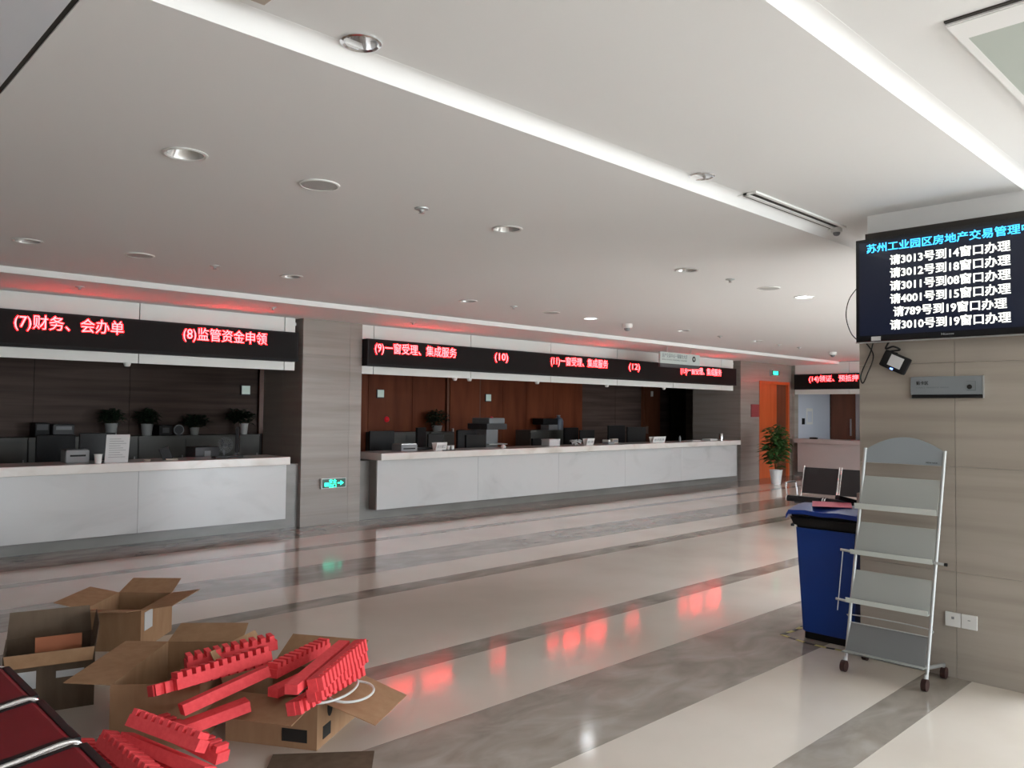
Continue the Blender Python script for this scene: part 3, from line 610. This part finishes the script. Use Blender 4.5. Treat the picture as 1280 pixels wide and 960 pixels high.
def cabplant(label, x, y, z, pr, ph, fr, fh, pm, seed, shift=0):
    t = thing('desk_plant', label, 'plant', (x, y, z))
    MB().lathe([(.001, .005), (pr*.75, 0), (pr, ph), (pr*.9, ph), (pr*.85, ph*.9), (.001, ph*.9)], 20).build('pot', pm, t, True)
    f_ = leaf_cluster((shift, 0, ph+fh*.42), fr, fr*.8, fh*.5, 300, .11, .05, seed=seed, up=.5).build('foliage', M['leafd'], t); f_['kind'] = 'stuff'
    MB().tube([(0, 0, ph*.85), (shift, 0, ph+fh*.6)], .008, 6).build('stem', M['stem'], t)

# ------------------------------------------------------------------ back office cabinets
def cabinet_row(label, cuts, z=1.15, y0=12.4, y1=12.88):
    t = thing('storage_cabinet', label, 'cabinet', (cuts[0], y0, 0))
    o_ = cuts[0]; bx('body', M['cab'], 0, cuts[-1]-o_, .02, y1-y0, 0, z-.03, t); bx('top_board', M['cab'], 0.002, cuts[-1]-o_-.002, 0, y1-y0, z-.03, z, t)
    for a, b in zip(cuts, cuts[1:]):
        d_ = bx('door', M['cab'], a-o_+.006, b-o_-.006, 0, .018, .06, z-.05, t); bx('handle', M['steel'], b-o_-.06, b-o_-.045, -.02, 0, .7, .85, d_)
for l, c_ in (('low grey cabinet behind the left end of the left counter', [1.2, 2.0, 2.83]), ('low grey cabinet behind the white notice board', [2.84, 3.55, 4.27]), ('low grey cabinet behind the electric fan', [4.28, 4.98, 5.55, 6.2]),
              ('low grey cabinet behind the (9) window', [8.6, 9.2, 9.75]), ('short grey cabinet under the potted plant on the wood wall', [9.8, 10.4]), ('low grey cabinet behind the copier area carrying a printer', [12.6, 13.15, 13.9])): cabinet_row(l, c_)
cabplant('leafy plant in a grey pot, leftmost on the left cabinets', 3.96, 12.62, 1.15, .09, .19, .15, .22, M['potg'], 11)
cabplant('leafy plant in a grey pot, second from the left on the left cabinets', 4.47, 12.62, 1.15, .09, .18, .15, .24, M['potg'], 12)
cabplant('low bushy plant spilling right over its pot on the left cabinets', 5.2, 12.62, 1.15, .075, .12, .20, .20, M['potg'], 13, .02)
cabplant('spiky leafy plant in a pale pot, rightmost on the left cabinets', 6.02, 12.62, 1.15, .075, .18, .23, .26, M['pot'], 14, -.05)
cabplant('bushy dark plant on the short cabinet against the red wood wall', 10.12, 12.62, 1.15, .11, .12, .24, .34, M['potg'], 15)
t = thing('office_box', 'black office machine at the left end of the left cabinets', 'machine', (2.95, 12.55, 1.15)); bx('body', M['black'], 0, .18, 0, .3, 0, .20, t, .01); bx('panel', M['dgrey'], .02, .16, -.004, 0, .1, .18, t)
t = thing('office_box', 'grey office machine beside the black one on the left cabinets', 'machine', (3.17, 12.55, 1.15)); bx('body', M['dgrey'], 0, .28, 0, .3, 0, .18, t, .02); bx('panel', M['grey'], .04, .24, -.004, 0, .1, .15, t)
t = thing('file_box', 'black file box between the plants on the left cabinets', 'box', (4.63, 12.55, 1.15)); bx('body', M['black'], 0, .20, 0, .3, 0, .16, t, .008); bx('spine_label', M['dgrey'], .05, .15, -.003, 0, .04, .12, t)
t = thing('table_clock', 'round grey disc standing between the plants on the left cabinets', 'clock', (4.94, 12.6, 1.15)); MB().cyl((0, -.02, .085), (0, .02, .085), .08, n=28).build('case', M['grey'], t); MB().cyl((0, -.023, .085), (0, -.02, .085), .065, n=28).build('dial', M['dgrey'], t); bx('base', M['dgrey'], -.05, .05, -.03, .03, 0, .02, t)
t = thing('printer', 'black and pale printer on the cabinet right of the copier', 'printer', (13.05, 12.45, 1.15)); bx('body', M['black'], 0, .5, 0, .35, .12, .26, t, .02); bx('paper_tray', M['grey'], .12, .42, -.06, .2, 0, .12, t, .006)
t = thing('water_jug', 'bluish plastic jug standing right of the printer on the cabinet', 'jug', (13.72, 12.6, 1.15)); MB().lathe([(.001, 0), (.11, 0), (.115, .2), (.09, .26), (.04, .29), (.04, .32), (.001, .32)], 20).build('body', mat('blue_grey_plastic', (.12, .15, .20), .3), t, True); MB().cyl((0, 0, .32), (0, 0, .34), .045, n=16).build('cap', M['grey'], t)
# wall devices
def display_unit(label, x, z, s=.17):
    t = thing('wall_display', label, 'wall display', (x, 12.895, z)); bx('case', M['dgrey'], 0, s, -.03, 0, 0, s, t, .004); bx('screen', M['greenlit'], .012, s-.012, -.033, -.03, .02, s-.008, t)
display_unit('small square pale wall display high on the stone wall behind the left counter', 6.08, 1.80); display_unit('small square pale wall display at the left end of the red wood wall', 8.83, 1.80); display_unit('dim square wall display right of the brown door in the wood wall', 11.66, 1.77)
def bell(label, x, z):
    t = thing('alarm_bell', label, 'alarm', (x, 12.895, z)); MB().lathe([(.001, .05), (.03, .045), (.055, .02), (.06, 0)], 20).xf(Matrix.Rotation(PI/2, 4, 'X')).build('dome', M['bellred'], t, True); MB().lathe([(.06, 0), (.065, .0), (.065, .01), (.06, .01)], 20).xf(Matrix.Rotation(PI/2, 4, 'X')).build('rim', M['dgrey'], t)
bell('red alarm dome on the left part of the wood wall', 9.08, 1.39); bell('red alarm dome right of the brown wooden door', 11.86, 1.39)
for x, l in ((3.22, 'tiny white sensor under the left fascia between (7) and (8)'), (8.18, 'tiny white sensor under the middle fascia right of the (9) text'), (8.49, 'tiny white sensor under the fascia below the (10) text'), (10.07, 'tiny white sensor under the fascia above the tall copier'), (12.0, 'tiny white sensor under the fascia above the grey stone office wall'), (13.88, 'rightmost tiny white sensor under the middle fascia, near the dark doorway')):
    t = thing('fascia_sensor', l, 'sensor', (x, 9.765, 2.10)); MB().lathe([(.001, -.045), (.03, -.04), (.04, -.01), (.04, .005)], 16).build('housing', M['fascia'], t, True); MB().cyl((0, 0, -.05), (0, 0, -.044), .012, n=10).build('lens', M['black'], t)
t = thing('small_fixture', 'small white fixture on the dark door at the right of the back office', 'fixture', (17.6, 12.81, 2.0)); bx('body', M['white'], 0, .08, -.03, 0, 0, .14, t, .006)

# ------------------------------------------------------------------ things on the counters
def monitor(label, x, y, z, w_, h, rz=0, stand=.10, back=False, mt=None):
    t = thing('monitor', label, 'monitor', (x, y, z), rz)
    bx('panel', mt or M['black'], -w_/2, w_/2, -.02, .02, stand, stand+h, t, .005)
    bx('screen', M['blackg'], -w_/2+.015, w_/2-.015, -.0225 if not back else .02, -.02 if not back else .0225, stand+.02, stand+h-.015, t)
    bx('neck', M['dgrey'], -.025, .025, .0, .03, .01, stand+.05, t); bx('base', M['dgrey'], -.10, .10, -.07, .10, 0, .014, t, .003)
    return t
t = thing('paper_cup', 'small white paper cup standing on the left counter edge', 'cup', (2.86, 9.52, .96)); MB().lathe([(.001, 0), (.032, 0), (.042, .10), (.039, .10), (.03, .01), (.001, .01)], 20).build('body', M['white'], t, True); MB().lathe([(.042, .10), (.045, .098), (.045, .104), (.039, .104)], 20).build('rim', M['white'], t)
t = thing('notice_board', 'upright white notice stand with a printed sheet on the left counter', 'notice', (3.08, 9.62, .96)); Rn = Matrix.Rotation(math.radians(10), 4, 'X')
MB().box(-.125, .125, -.004, .004, 0, .32, 0, Rn).build('sheet', M['label'], t); MB().box(-.13, .13, .02, .09, 0, .006).build('base', M['grey'], t)
m_ = MB()
for i in range(9): m_.box(-.09, .09-.03*(i % 3), -.0065, -.0045, .06+i*.026, .065+i*.026, 0, Rn)
m_.build('printed_lines', M['grey'], t)
t = thing('printer', 'grey ticket printer on the left counter left of the paper cup', 'printer', (2.60, 9.75, .96)); bx('body', M['grey'], 0, .24, 0, .22, 0, .14, t, .012); bx('paper_slot', M['black'], .04, .2, -.002, .01, .07, .09, t); bx('top_cover', M['dgrey'], .01, .23, .02, .2, .14, .15, t)
monitor('black monitor seen behind the paper cup on the left counter', 3.11, 10.40, .75, .40, .38, 0, .14)
t = thing('card_terminal', 'tilted black tablet on a small stand on the left counter', 'tablet', (3.70, 9.72, .96), math.radians(-12)); Rn = Matrix.Rotation(math.radians(-22), 4, 'Y')
MB().box(-.055, .055, -.008, .008, 0, .16, .003, Rn).build('panel', M['black'], t); bx('base', M['beige'], -.03, .10, -.04, .05, 0, .014, t)
t = thing('label_printer', 'dark low printer on the staff desk left of the fan', 'printer', (4.20, 10.15, .75)); bx('body', M['dgrey'], 0, .32, 0, .3, 0, .33, t, .01); bx('tray', M['grey'], .12, .2, -.004, 0, .1, .28, t)
t = thing('electric_fan', 'small round grey electric fan behind the left counter', 'fan', (4.74, 10.5, .75)); MB().cyl((0, 0, 0), (0, 0, .02), .08, n=24).build('base', M['grey'], t); MB().cyl((0, .02, .02), (0, .02, .26), .014, n=10).build('pole', M['grey'], t)
m_ = MB()
for r in (.035, .06, .085, .105): m_.tube([(r*math.cos(a*PI/12), -.03, .33+r*math.sin(a*PI/12)) for a in range(25)], .0022, 5)
for a in range(16): m_.tube([(.02*math.cos(a*PI/8), -.032, .33+.02*math.sin(a*PI/8)), (.105*math.cos(a*PI/8), -.03, .33+.105*math.sin(a*PI/8)), (.105*math.cos(a*PI/8), .03, .33+.105*math.sin(a*PI/8))], .0018, 4)
m_.build('guard', M['grey'], t)
for a in range(3):
    an = a*2*PI/3; MB().prism([(.015*math.cos(an), 0, .33+.015*math.sin(an)), (.085*math.cos(an-.4), .01, .33+.085*math.sin(an-.4)), (.09*math.cos(an+.3), -.01, .33+.09*math.sin(an+.3))], (0, .003, 0)).build('blade', M['dgrey'], t)
MB().cyl((0, -.02, .33), (0, .05, .33), .022, n=14).build('motor', M['dgrey'], t)
monitor('tall black monitor turned edge-on at the right end of the left counter', 4.62, 9.85, .96, .30, .32, math.radians(62), .06)
t = thing('keyboard', 'black keyboard on the left counter before the edge-on monitor', 'keyboard', (4.45, 9.72, .96)); bx('body', M['black'], -.2, .16, -.06, .06, 0, .018, t, .004); bx('keys', M['dgrey'], -.19, .15, -.05, .05, .018, .022, t)
t = thing('bell_push', 'small pale round dish on the left counter', 'dish', (3.42, 9.62, .96)); MB().lathe([(.001, 0), (.03, 0), (.04, .015), (.03, .02), (.001, .018)], 16).build('body', M['beige'], t, True)
# middle counter
monitor('black monitor at the far left of the middle counter desk', 7.25, 10.42, .75, .46, .30, 0, .20)
t = thing('printer', 'grey office printer at the left end of the middle counter', 'printer', (7.12, 9.72, .96)); bx('body', M['grey'], 0, .30, 0, .25, 0, .10, t, .01); bx('lid', M['alu'], .01, .29, .01, .24, .10, .115, t); bx('slot', M['black'], .04, .26, -.002, 0, .03, .05, t)
monitor('tall black monitor standing left of the first white name card', 7.93, 10.3, .75, .26, .36, math.radians(20), .19)
monitor('black monitor behind the first white name card', 8.27, 10.35, .75, .32, .24, 0, .20)
def card(label, x, y, w_, h, s, n=1):
    t = thing('name_card', label, 'name card', (x, y, .96)); Rn = Matrix.Rotation(math.radians(16), 4, 'X'); Rm = Matrix.Translation((0, .05, 0)) @ Matrix.Rotation(math.radians(-16), 4, 'X')
    MB().box(-w_/2, w_/2, -.003, .003, 0, h, 0, Rn).build('front_face', M['white'], t); MB().box(-w_/2, w_/2, -.003, .003, 0, h*.95, 0, Rm).build('back_face', M['white'], t)
    text('lettering', s, h*.42, M['greyink'], Rn @ faceY(-w_*.4, -.0045, h*.32), t, width=w_*.8, depth=.001)
card('white folded name card with bluish print, leftmost on the middle counter', 7.84, 9.68, .21, .13, '综合窗口'); card('small white folded name card on the middle counter under (12)', 11.38, 9.66, .20, .13, '受理'); card('long white folded name card at the right part of the middle counter', 13.55, 9.66, .42, .13, '暂停服务')
for x, l in ((8.02, 'white paper cup just right of the leftmost name card'), (8.11, 'second white paper cup right of the leftmost name card')):
    t = thing('paper_cup', l, 'cup', (x, 9.72, .96)); MB().lathe([(.001, 0), (.025, 0), (.033, .065), (.030, .065), (.02, .01), (.001, .01)], 16).build('body', M['white'], t, True); MB().lathe([(.033, .065), (.035, .064), (.035, .068), (.030, .068)], 16).build('rim', M['white'], t)
t = thing('mouse', 'pen tray and small black stand before the leftmost name card', 'pen tray', (7.9, 9.55, .96)); bx('body', M['black'], -.12, .12, -.02, .02, 0, .012, t, .003)
t = thing('keyboard', 'black keyboard behind the leftmost name card', 'keyboard', (7.62, 9.90, .96)); bx('body', M['black'], -.2, .2, -.06, .06, .01, .04, t, .004); bx('keys', M['dgrey'], -.19, .19, -.05, .05, .04, .044, t)
monitor('low black monitor behind the middle counter under the brown door', 9.2, 10.4, .75, .46, .24, 0, .17)
t = thing('white_mouse', 'small shiny white mouse on the counter before the low monitor', 'mouse', (9.25, 9.75, .96)); MB().lathe([(.001, 0), (.04, 0), (.045, .02), (.03, .045), (.001, .055)], 16).build('body', M['white'], t, True)  # white mouse on the counter, gives no light
t = thing('copier', 'tall grey office copier with paper feeder standing behind the middle counter', 'copier', (10.2, 11.2, 0))
bx('cabinet', M['grey'], 0, .5, 0, .55, 0, .85, t, .01); bx('column', M['grey'], 0, .3, .02, .5, .85, 1.22, t, .01); bx('scanner', M['dgrey'], -.02, .5, -.02, .55, 1.22, 1.33, t, .01); bx('feeder', M['grey'], .05, .46, 0, .5, 1.33, 1.44, t, .02); bx('output_tray', M['white'], 0, .48, -.06, .3, .93, .95, t); bx('drawer', M['alu_lt'], .02, .48, -.012, 0, .1, .4, t); bx('drawer', M['alu_lt'], .02, .48, -.012, 0, .45, .75, t)
def chair(label, x, y, rz=0):
    t = thing('office_chair', label, 'chair', (x, y, 0), rz)
    MB().box(-.24, .24, -.24, .24, .44, .52, .03).build('seat', M['black'], t, True); MB().box(-.23, .23, .20, .27, .58, 1.22, .03).build('backrest', M['black'], t, True); MB().cyl((0, 0, .08), (0, 0, .44), .03, n=12).build('column', M['steel'], t)
    for k in range(5): MB().tube([(0, 0, .09), (.27*math.cos(k*2*PI/5), .27*math.sin(k*2*PI/5), .06)], .02, 6).build('foot', M['black'], t)
    for s in (-1, 1): MB().tube([(s*.24, .1, .46), (s*.28, .1, .68), (s*.28, -.12, .68)], .018, 6).build('armrest', M['black'], t)
chair('black office chair before the copier behind the middle counter', 9.75, 11.05); chair('black office chair behind the small white box, right of the pale cabinet', 13.3, 11.6); chair('black office chair behind the left counter, left of the notice stand', 2.95, 11.3)
monitor('black monitor right of the copier chair behind the middle counter', 10.95, 10.5, .75, .5, .18, 0, .14)
t = thing('carton', 'small pale box on the middle counter right of the copier', 'box', (10.5, 9.86, .96)); bx('body', M['label'], 0, .28, 0, .2, 0, .10, t, .003); bx('lid', M['label'], -.005, .285, -.005, .205, .10, .115, t)
o = leaf_cluster((11.1, 9.74, 1.03), .13, .06, .025, 26, .10, .08, seed=21).build('crumpled_paper', M['label']); tag(o, 'heap of crumpled white paper on the middle counter', 'paper')
monitor('small black monitor behind the (12) name card', 12.28, 10.5, .75, .44, .24, 0, .22)
monitor('left one of the two large black monitors near the long name card', 13.1, 10.4, .75, .54, .36, 0, .19); monitor('right one of the two large black monitors near the long name card', 13.78, 10.4, .75, .54, .33, math.radians(-8), .18)
t = thing('telephone', 'white desk telephone on the counter before the two large monitors', 'telephone', (12.05, 9.75, .96)); bx('body', M['grey'], -.09, .09, -.07, .09, 0, .045, t, .01); bx('handset', M['white'], -.085, -.035, -.07, .09, .045, .085, t, .01)
t = thing('desk_bracket', 'small pale holder on the counter left of the two large monitors', 'holder', (12.45, 9.95, .96)); bx('body', M['beige'], -.08, .10, -.04, .04, 0, .09, t, .01); bx('front', M['grey'], -.06, .08, -.045, -.04, .02, .07, t)
for x, h, l in ((14.9, .012, 'flat stack of papers on the right part of the middle counter'), (15.6, .03, 'thicker stack of papers near the right end of the middle counter')):
    t = thing('paper_stack', l, 'papers', (x, 9.72, .96)); bx('sheets', M['label'], 0, .3, 0, .21, 0, h, t); bx('top_sheet', M['white'], .02, .31, .01, .22, h, h+.002, t)
t = thing('bottle', 'small slim bottle on the middle counter left of the paper stacks', 'bottle', (14.45, 9.75, .96)); MB().lathe([(.001, 0), (.025, 0), (.025, .08), (.012, .10), (.012, .12), (.001, .12)], 14).build('body', M['grey'], t, True)
t = thing('steel_flask', 'shiny metal flask at the right end of the middle counter', 'flask', (16.05, 9.72, .96)); MB().lathe([(.001, 0), (.05, 0), (.05, .14), (.04, .16), (.001, .165)], 20).build('body', M['chrome'], t, True); MB().tube(spl([(.05, 0, .13), (.09, 0, .11), (.09, 0, .06), (.05, 0, .04)]), .006, 6).build('handle', M['steel'], t)
t = thing('card_terminal', 'small dark device on the end counter under the (14) display', 'device', (19.25, 9.05, .95)); bx('body', M['black'], -.05, .05, -.09, .09, 0, .04, t, .01); bx('screen', M['dgrey'], -.03, .03, -.06, .02, .04, .043, t)
t = thing('wall_switch', 'small black wall switch in the white recess left of the dark opening', 'switch', (19.75, 9.6, 1.3)); bx('plate', M['black'], 0, .13, -.02, 0, 0, .16, t, .004)
t = thing('wall_notice', 'white paper notice on the white recess wall by the (14) window', 'notice', (20.0, 9.6, 1.3)); bx('sheet', M['white'], 0, .35, -.008, 0, 0, .42, t); bx('printed_block', M['wallwhite'], .05, .30, -.009, -.008, .06, .34, t)

# ------------------------------------------------------------------ cartons and red foam strips
def carton(name, label, loc, rz, L, W, H, flaps, mt, lab=None):
    """local x along L, y along W; corner at origin. flaps = angles (deg) for -y, +x, +y, -x sides: 0 straight up, 90 flat outwards"""
    t = thing(name, label, 'box', loc, rz); T = .006
    bx('bottom', mt, 0, L, 0, W, 0, T, t); bx('side', mt, 0, L, 0, T, T, H, t); bx('side', mt, 0, L, W-T, W, T, H, t); bx('side', mt, 0, T, T, W-T, T, H, t); bx('side', mt, L-T, L, T, W-T, T, H, t)
    F = min(L, W)*.5
    sides = [((0, 0), (L, 0), (0, -1)), ((L, 0), (L, W), (1, 0)), ((L, W), (0, W), (0, 1)), ((0, W), (0, 0), (-1, 0))]
    for (a, b, nrm), fl in zip(sides, flaps):
        if fl is None: continue
        ang, ln = (fl if isinstance(fl, tuple) else (fl, F)); an = math.radians(ang)
        d = Vector((nrm[0]*math.sin(an), nrm[1]*math.sin(an), math.cos(an)))*ln
        A = Vector((*a, H)); B = Vector((*b, H)); tn = (B-A).normalized()*.015
        nn = (B-A).cross(d).normalized()*.004
        MB().prism([A+tn*.2, B-tn*.2, B+d-tn, A+d+tn], nn).build('flap', mt, t)
    return t
c1 = carton('carton', 'open brown cardboard carton with printed marks under the right pile of foam strips', (1.98, 3.33, 0), math.radians(32.6), .43, .48, .235, [(108, .30), 60, (30, .2), (100, .22)], M['card'])
mt_ = Matrix.Translation((0, 0, 0))
MB().box(.06, .14, -.002, 0, .03, .09).build('printed_mark', M['ink'], c1)
MB().lathe([(.001, -.001), (.045, -.001), (.045, .001), (.001, .001)], 20).xf(Matrix.Translation((.13, -.001, .16)) @ Matrix.Scale(.6, 4, (1, 0, 0)) @ Matrix.Rotation(PI/2, 4, 'X')).build('printed_mark', M['ink'], c1)
MB().box(.24, .36, -.002, 0, .15, .157, 0, Matrix.Translation((.3, 0, .15)) @ Matrix.Rotation(-.5, 4, 'Y') @ Matrix.Translation((-.3, 0, -.15))).box(.25, .34, -.002, 0, .13, .137).build('printed_mark', M['ink'], c1)
MB().box(-.002, 0, .05, .18, .03, .09).build('printed_mark', M['ink'], c1)
c2 = carton('carton', 'large open brown carton with wide splayed flaps under the left foam strips', (1.585, 3.72, 0), math.radians(48.7), .70, .41, .30, [None, (70, .17), (88, .22), None], M['card'])
c3 = carton('carton', 'dark brown carton with two paper labels behind the red bench', (1.0, 4.75, 0), math.radians(-14), .42, .36, .31, [(125, .085), (8, .12), (8, .14), None], M['card_dk'])
fl = [c for c in c3.children if c.name.startswith('flap')][0]; fl.data.materials[0] = M['card']
# labels of carton 3 sit on the side that faces the camera
bx('paper_label', M['label'], .05, .15, -.002, 0, .13, .22, c3); bx('paper_label', M['label'], .24, .37, -.002, 0, .17, .205, c3)
bx('inner_sheet', M['card_or'], .14, .36, .12, .125, .02, .36, c3)
t = c4 = carton('carton', 'brown carton with a white label, farthest of the open boxes', (1.92, 5.44, 0), math.radians(47), .50, .38, .27, [(82, .2), (72, .2), (78, .2), (80, .18)], M['card'])
bx('paper_label', M['label'], .05, .17, -.003, 0, .12, .24, c4)
o = MB().box(0, .46, 0, .30, 0, .006).xf(Matrix.Translation((1.62, 3.18, .003)) @ Matrix.Rotation(math.radians(-38), 4, 'Z')).build('cardboard_sheet', M['card_dk']); tag(o, 'flat piece of brown cardboard on the floor before the right carton', 'cardboard')
t = thing('strap_loop', 'loops of white plastic strapping under the right pile of foam strips', 'strapping', (2.05, 3.36, .25))
def loop(cx_, cy, rx, ry, z, ph, tilt):
    return [(cx_+rx*math.cos(a)*math.cos(ph)-ry*math.sin(a)*math.sin(ph), cy+rx*math.cos(a)*math.sin(ph)+ry*math.sin(a)*math.cos(ph), z+tilt*math.sin(a)) for a in [i*PI/16 for i in range(33)]]
MB().tube(loop(0.03, .03, .20, .12, .0, .6, .0), .006, 6).build('strap', M['strap'], t, True); MB().tube(loop(.10, -.05, .13, .09, -.01, .3, .015), .006, 6).build('strap', M['strap'], t, True)

def foam(label, a, b, kind, group, w_=.058, h=.042, roll=0.0):
    a = Vector(a); b = Vector(b); L = (b-a).length; d = (b-a).normalized()
    side = d.cross(Vector((0, 0, 1))).normalized(); up = side.cross(d)
    mtx = Matrix.Identity(4)
    for i in range(3): mtx[i][0] = d[i]; mtx[i][1] = -side[i]; mtx[i][2] = up[i]; mtx[i][3] = a[i]
    mtx = mtx @ Matrix.Rotation(roll, 4, 'X')
    m_ = MB(); m_.box(0, L, -w_/2, w_/2, -h/2, h/2)
    if kind in 'ch':
        n = int(L/.042)
        for i in range(n):
            x = (i+.15)*L/n
            if kind == 'c': m_.box(x, x+L/n*.55, -w_/2, w_/2, h/2-.0005, h/2+.026)
            else: m_.box(x, x+L/n*.5, -w_/2-.02, -w_/2+.0005, -h/2, h/2)
    m_.xf(mtx); o = m_.build('foam_strip', M['foam']); tag(o, label, 'foam strip', group); return o
FS = [((1.72, 3.11, .40), (2.24, 3.52, .40), 'p', 0, 'plain red foam strip lying on top of the right pile'),
      ((1.81, 3.09, .40), (2.29, 3.46, .40), 'c', 1.35, 'uppermost toothed red foam strip on the right side of the right pile'),
      ((1.78, 3.22, .272), (2.30, 3.48, .272), 'c', 1.35, 'lowest toothed red foam strip of the right pile, above the white strapping'),
      ((1.84, 3.15, .335), (2.31, 3.48, .335), 'c', 1.35, 'toothed red foam strip in the middle of the right pile'),
      ((1.86, 3.55, .33), (2.28, 3.76, .33), 'c', 0, 'toothed red foam strip with teeth up at the back of the right pile'),
      ((1.81, 3.44, .28), (2.26, 3.63, .28), 'p', 0, 'plain red foam strip low at the left of the right pile'),
      ((1.59, 3.90, .345), (2.02, 3.82, .385), 'c', 0, 'toothed red foam strip farthest back in the large carton'),
      ((1.36, 3.72, .32), (1.91, 3.72, .345), 'h', .3, 'long red foam strip reaching farthest left out of the large carton'),
      ((1.43, 3.54, .27), (1.82, 3.52, .36), 'p', .2, 'plain red foam strip slanting in front in the large carton'),
      ((1.45, 3.68, .34), (1.92, 3.70, .37), 'c', .2, 'toothed red foam strip on top in the large carton'),
      ((1.40, 3.50, .20), (1.70, 3.46, .25), 'p', 0, 'thick plain red foam strip pointing right before the large carton'),
      ((1.25, 3.61, .25), (1.41, 3.27, .20), 'c', .5, 'toothed red foam strip on top of the floor pile'),
      ((1.24, 3.66, .165), (1.40, 3.18, .125), 'p', .4, 'plain red foam strip under the toothed one in the floor pile'),
      ((1.17, 3.71, .155), (1.23, 3.24, .10), 'c', .4, 'toothed red foam strip second from the left in the floor pile'),
      ((1.12, 3.86, .09), (1.15, 3.40, .05), 'c', .3, 'leftmost toothed red foam strip of the floor pile'),
      ((1.42, 3.78, .14), (1.55, 3.38, .08), 'c', .1, 'toothed red foam strip at the right edge of the floor pile'),
      ((1.27, 3.60, .10), (1.35, 3.22, .05), 'p', 0, 'plain red foam strip at the bottom of the floor pile')]
for i, (a, b, k, r, l) in enumerate(FS): foam(l, a, b, k, 'red foam packing strips', roll=-r if r < 1 else r, w_=.058 if i < 6 else .07, h=.042 if i < 6 else .048)
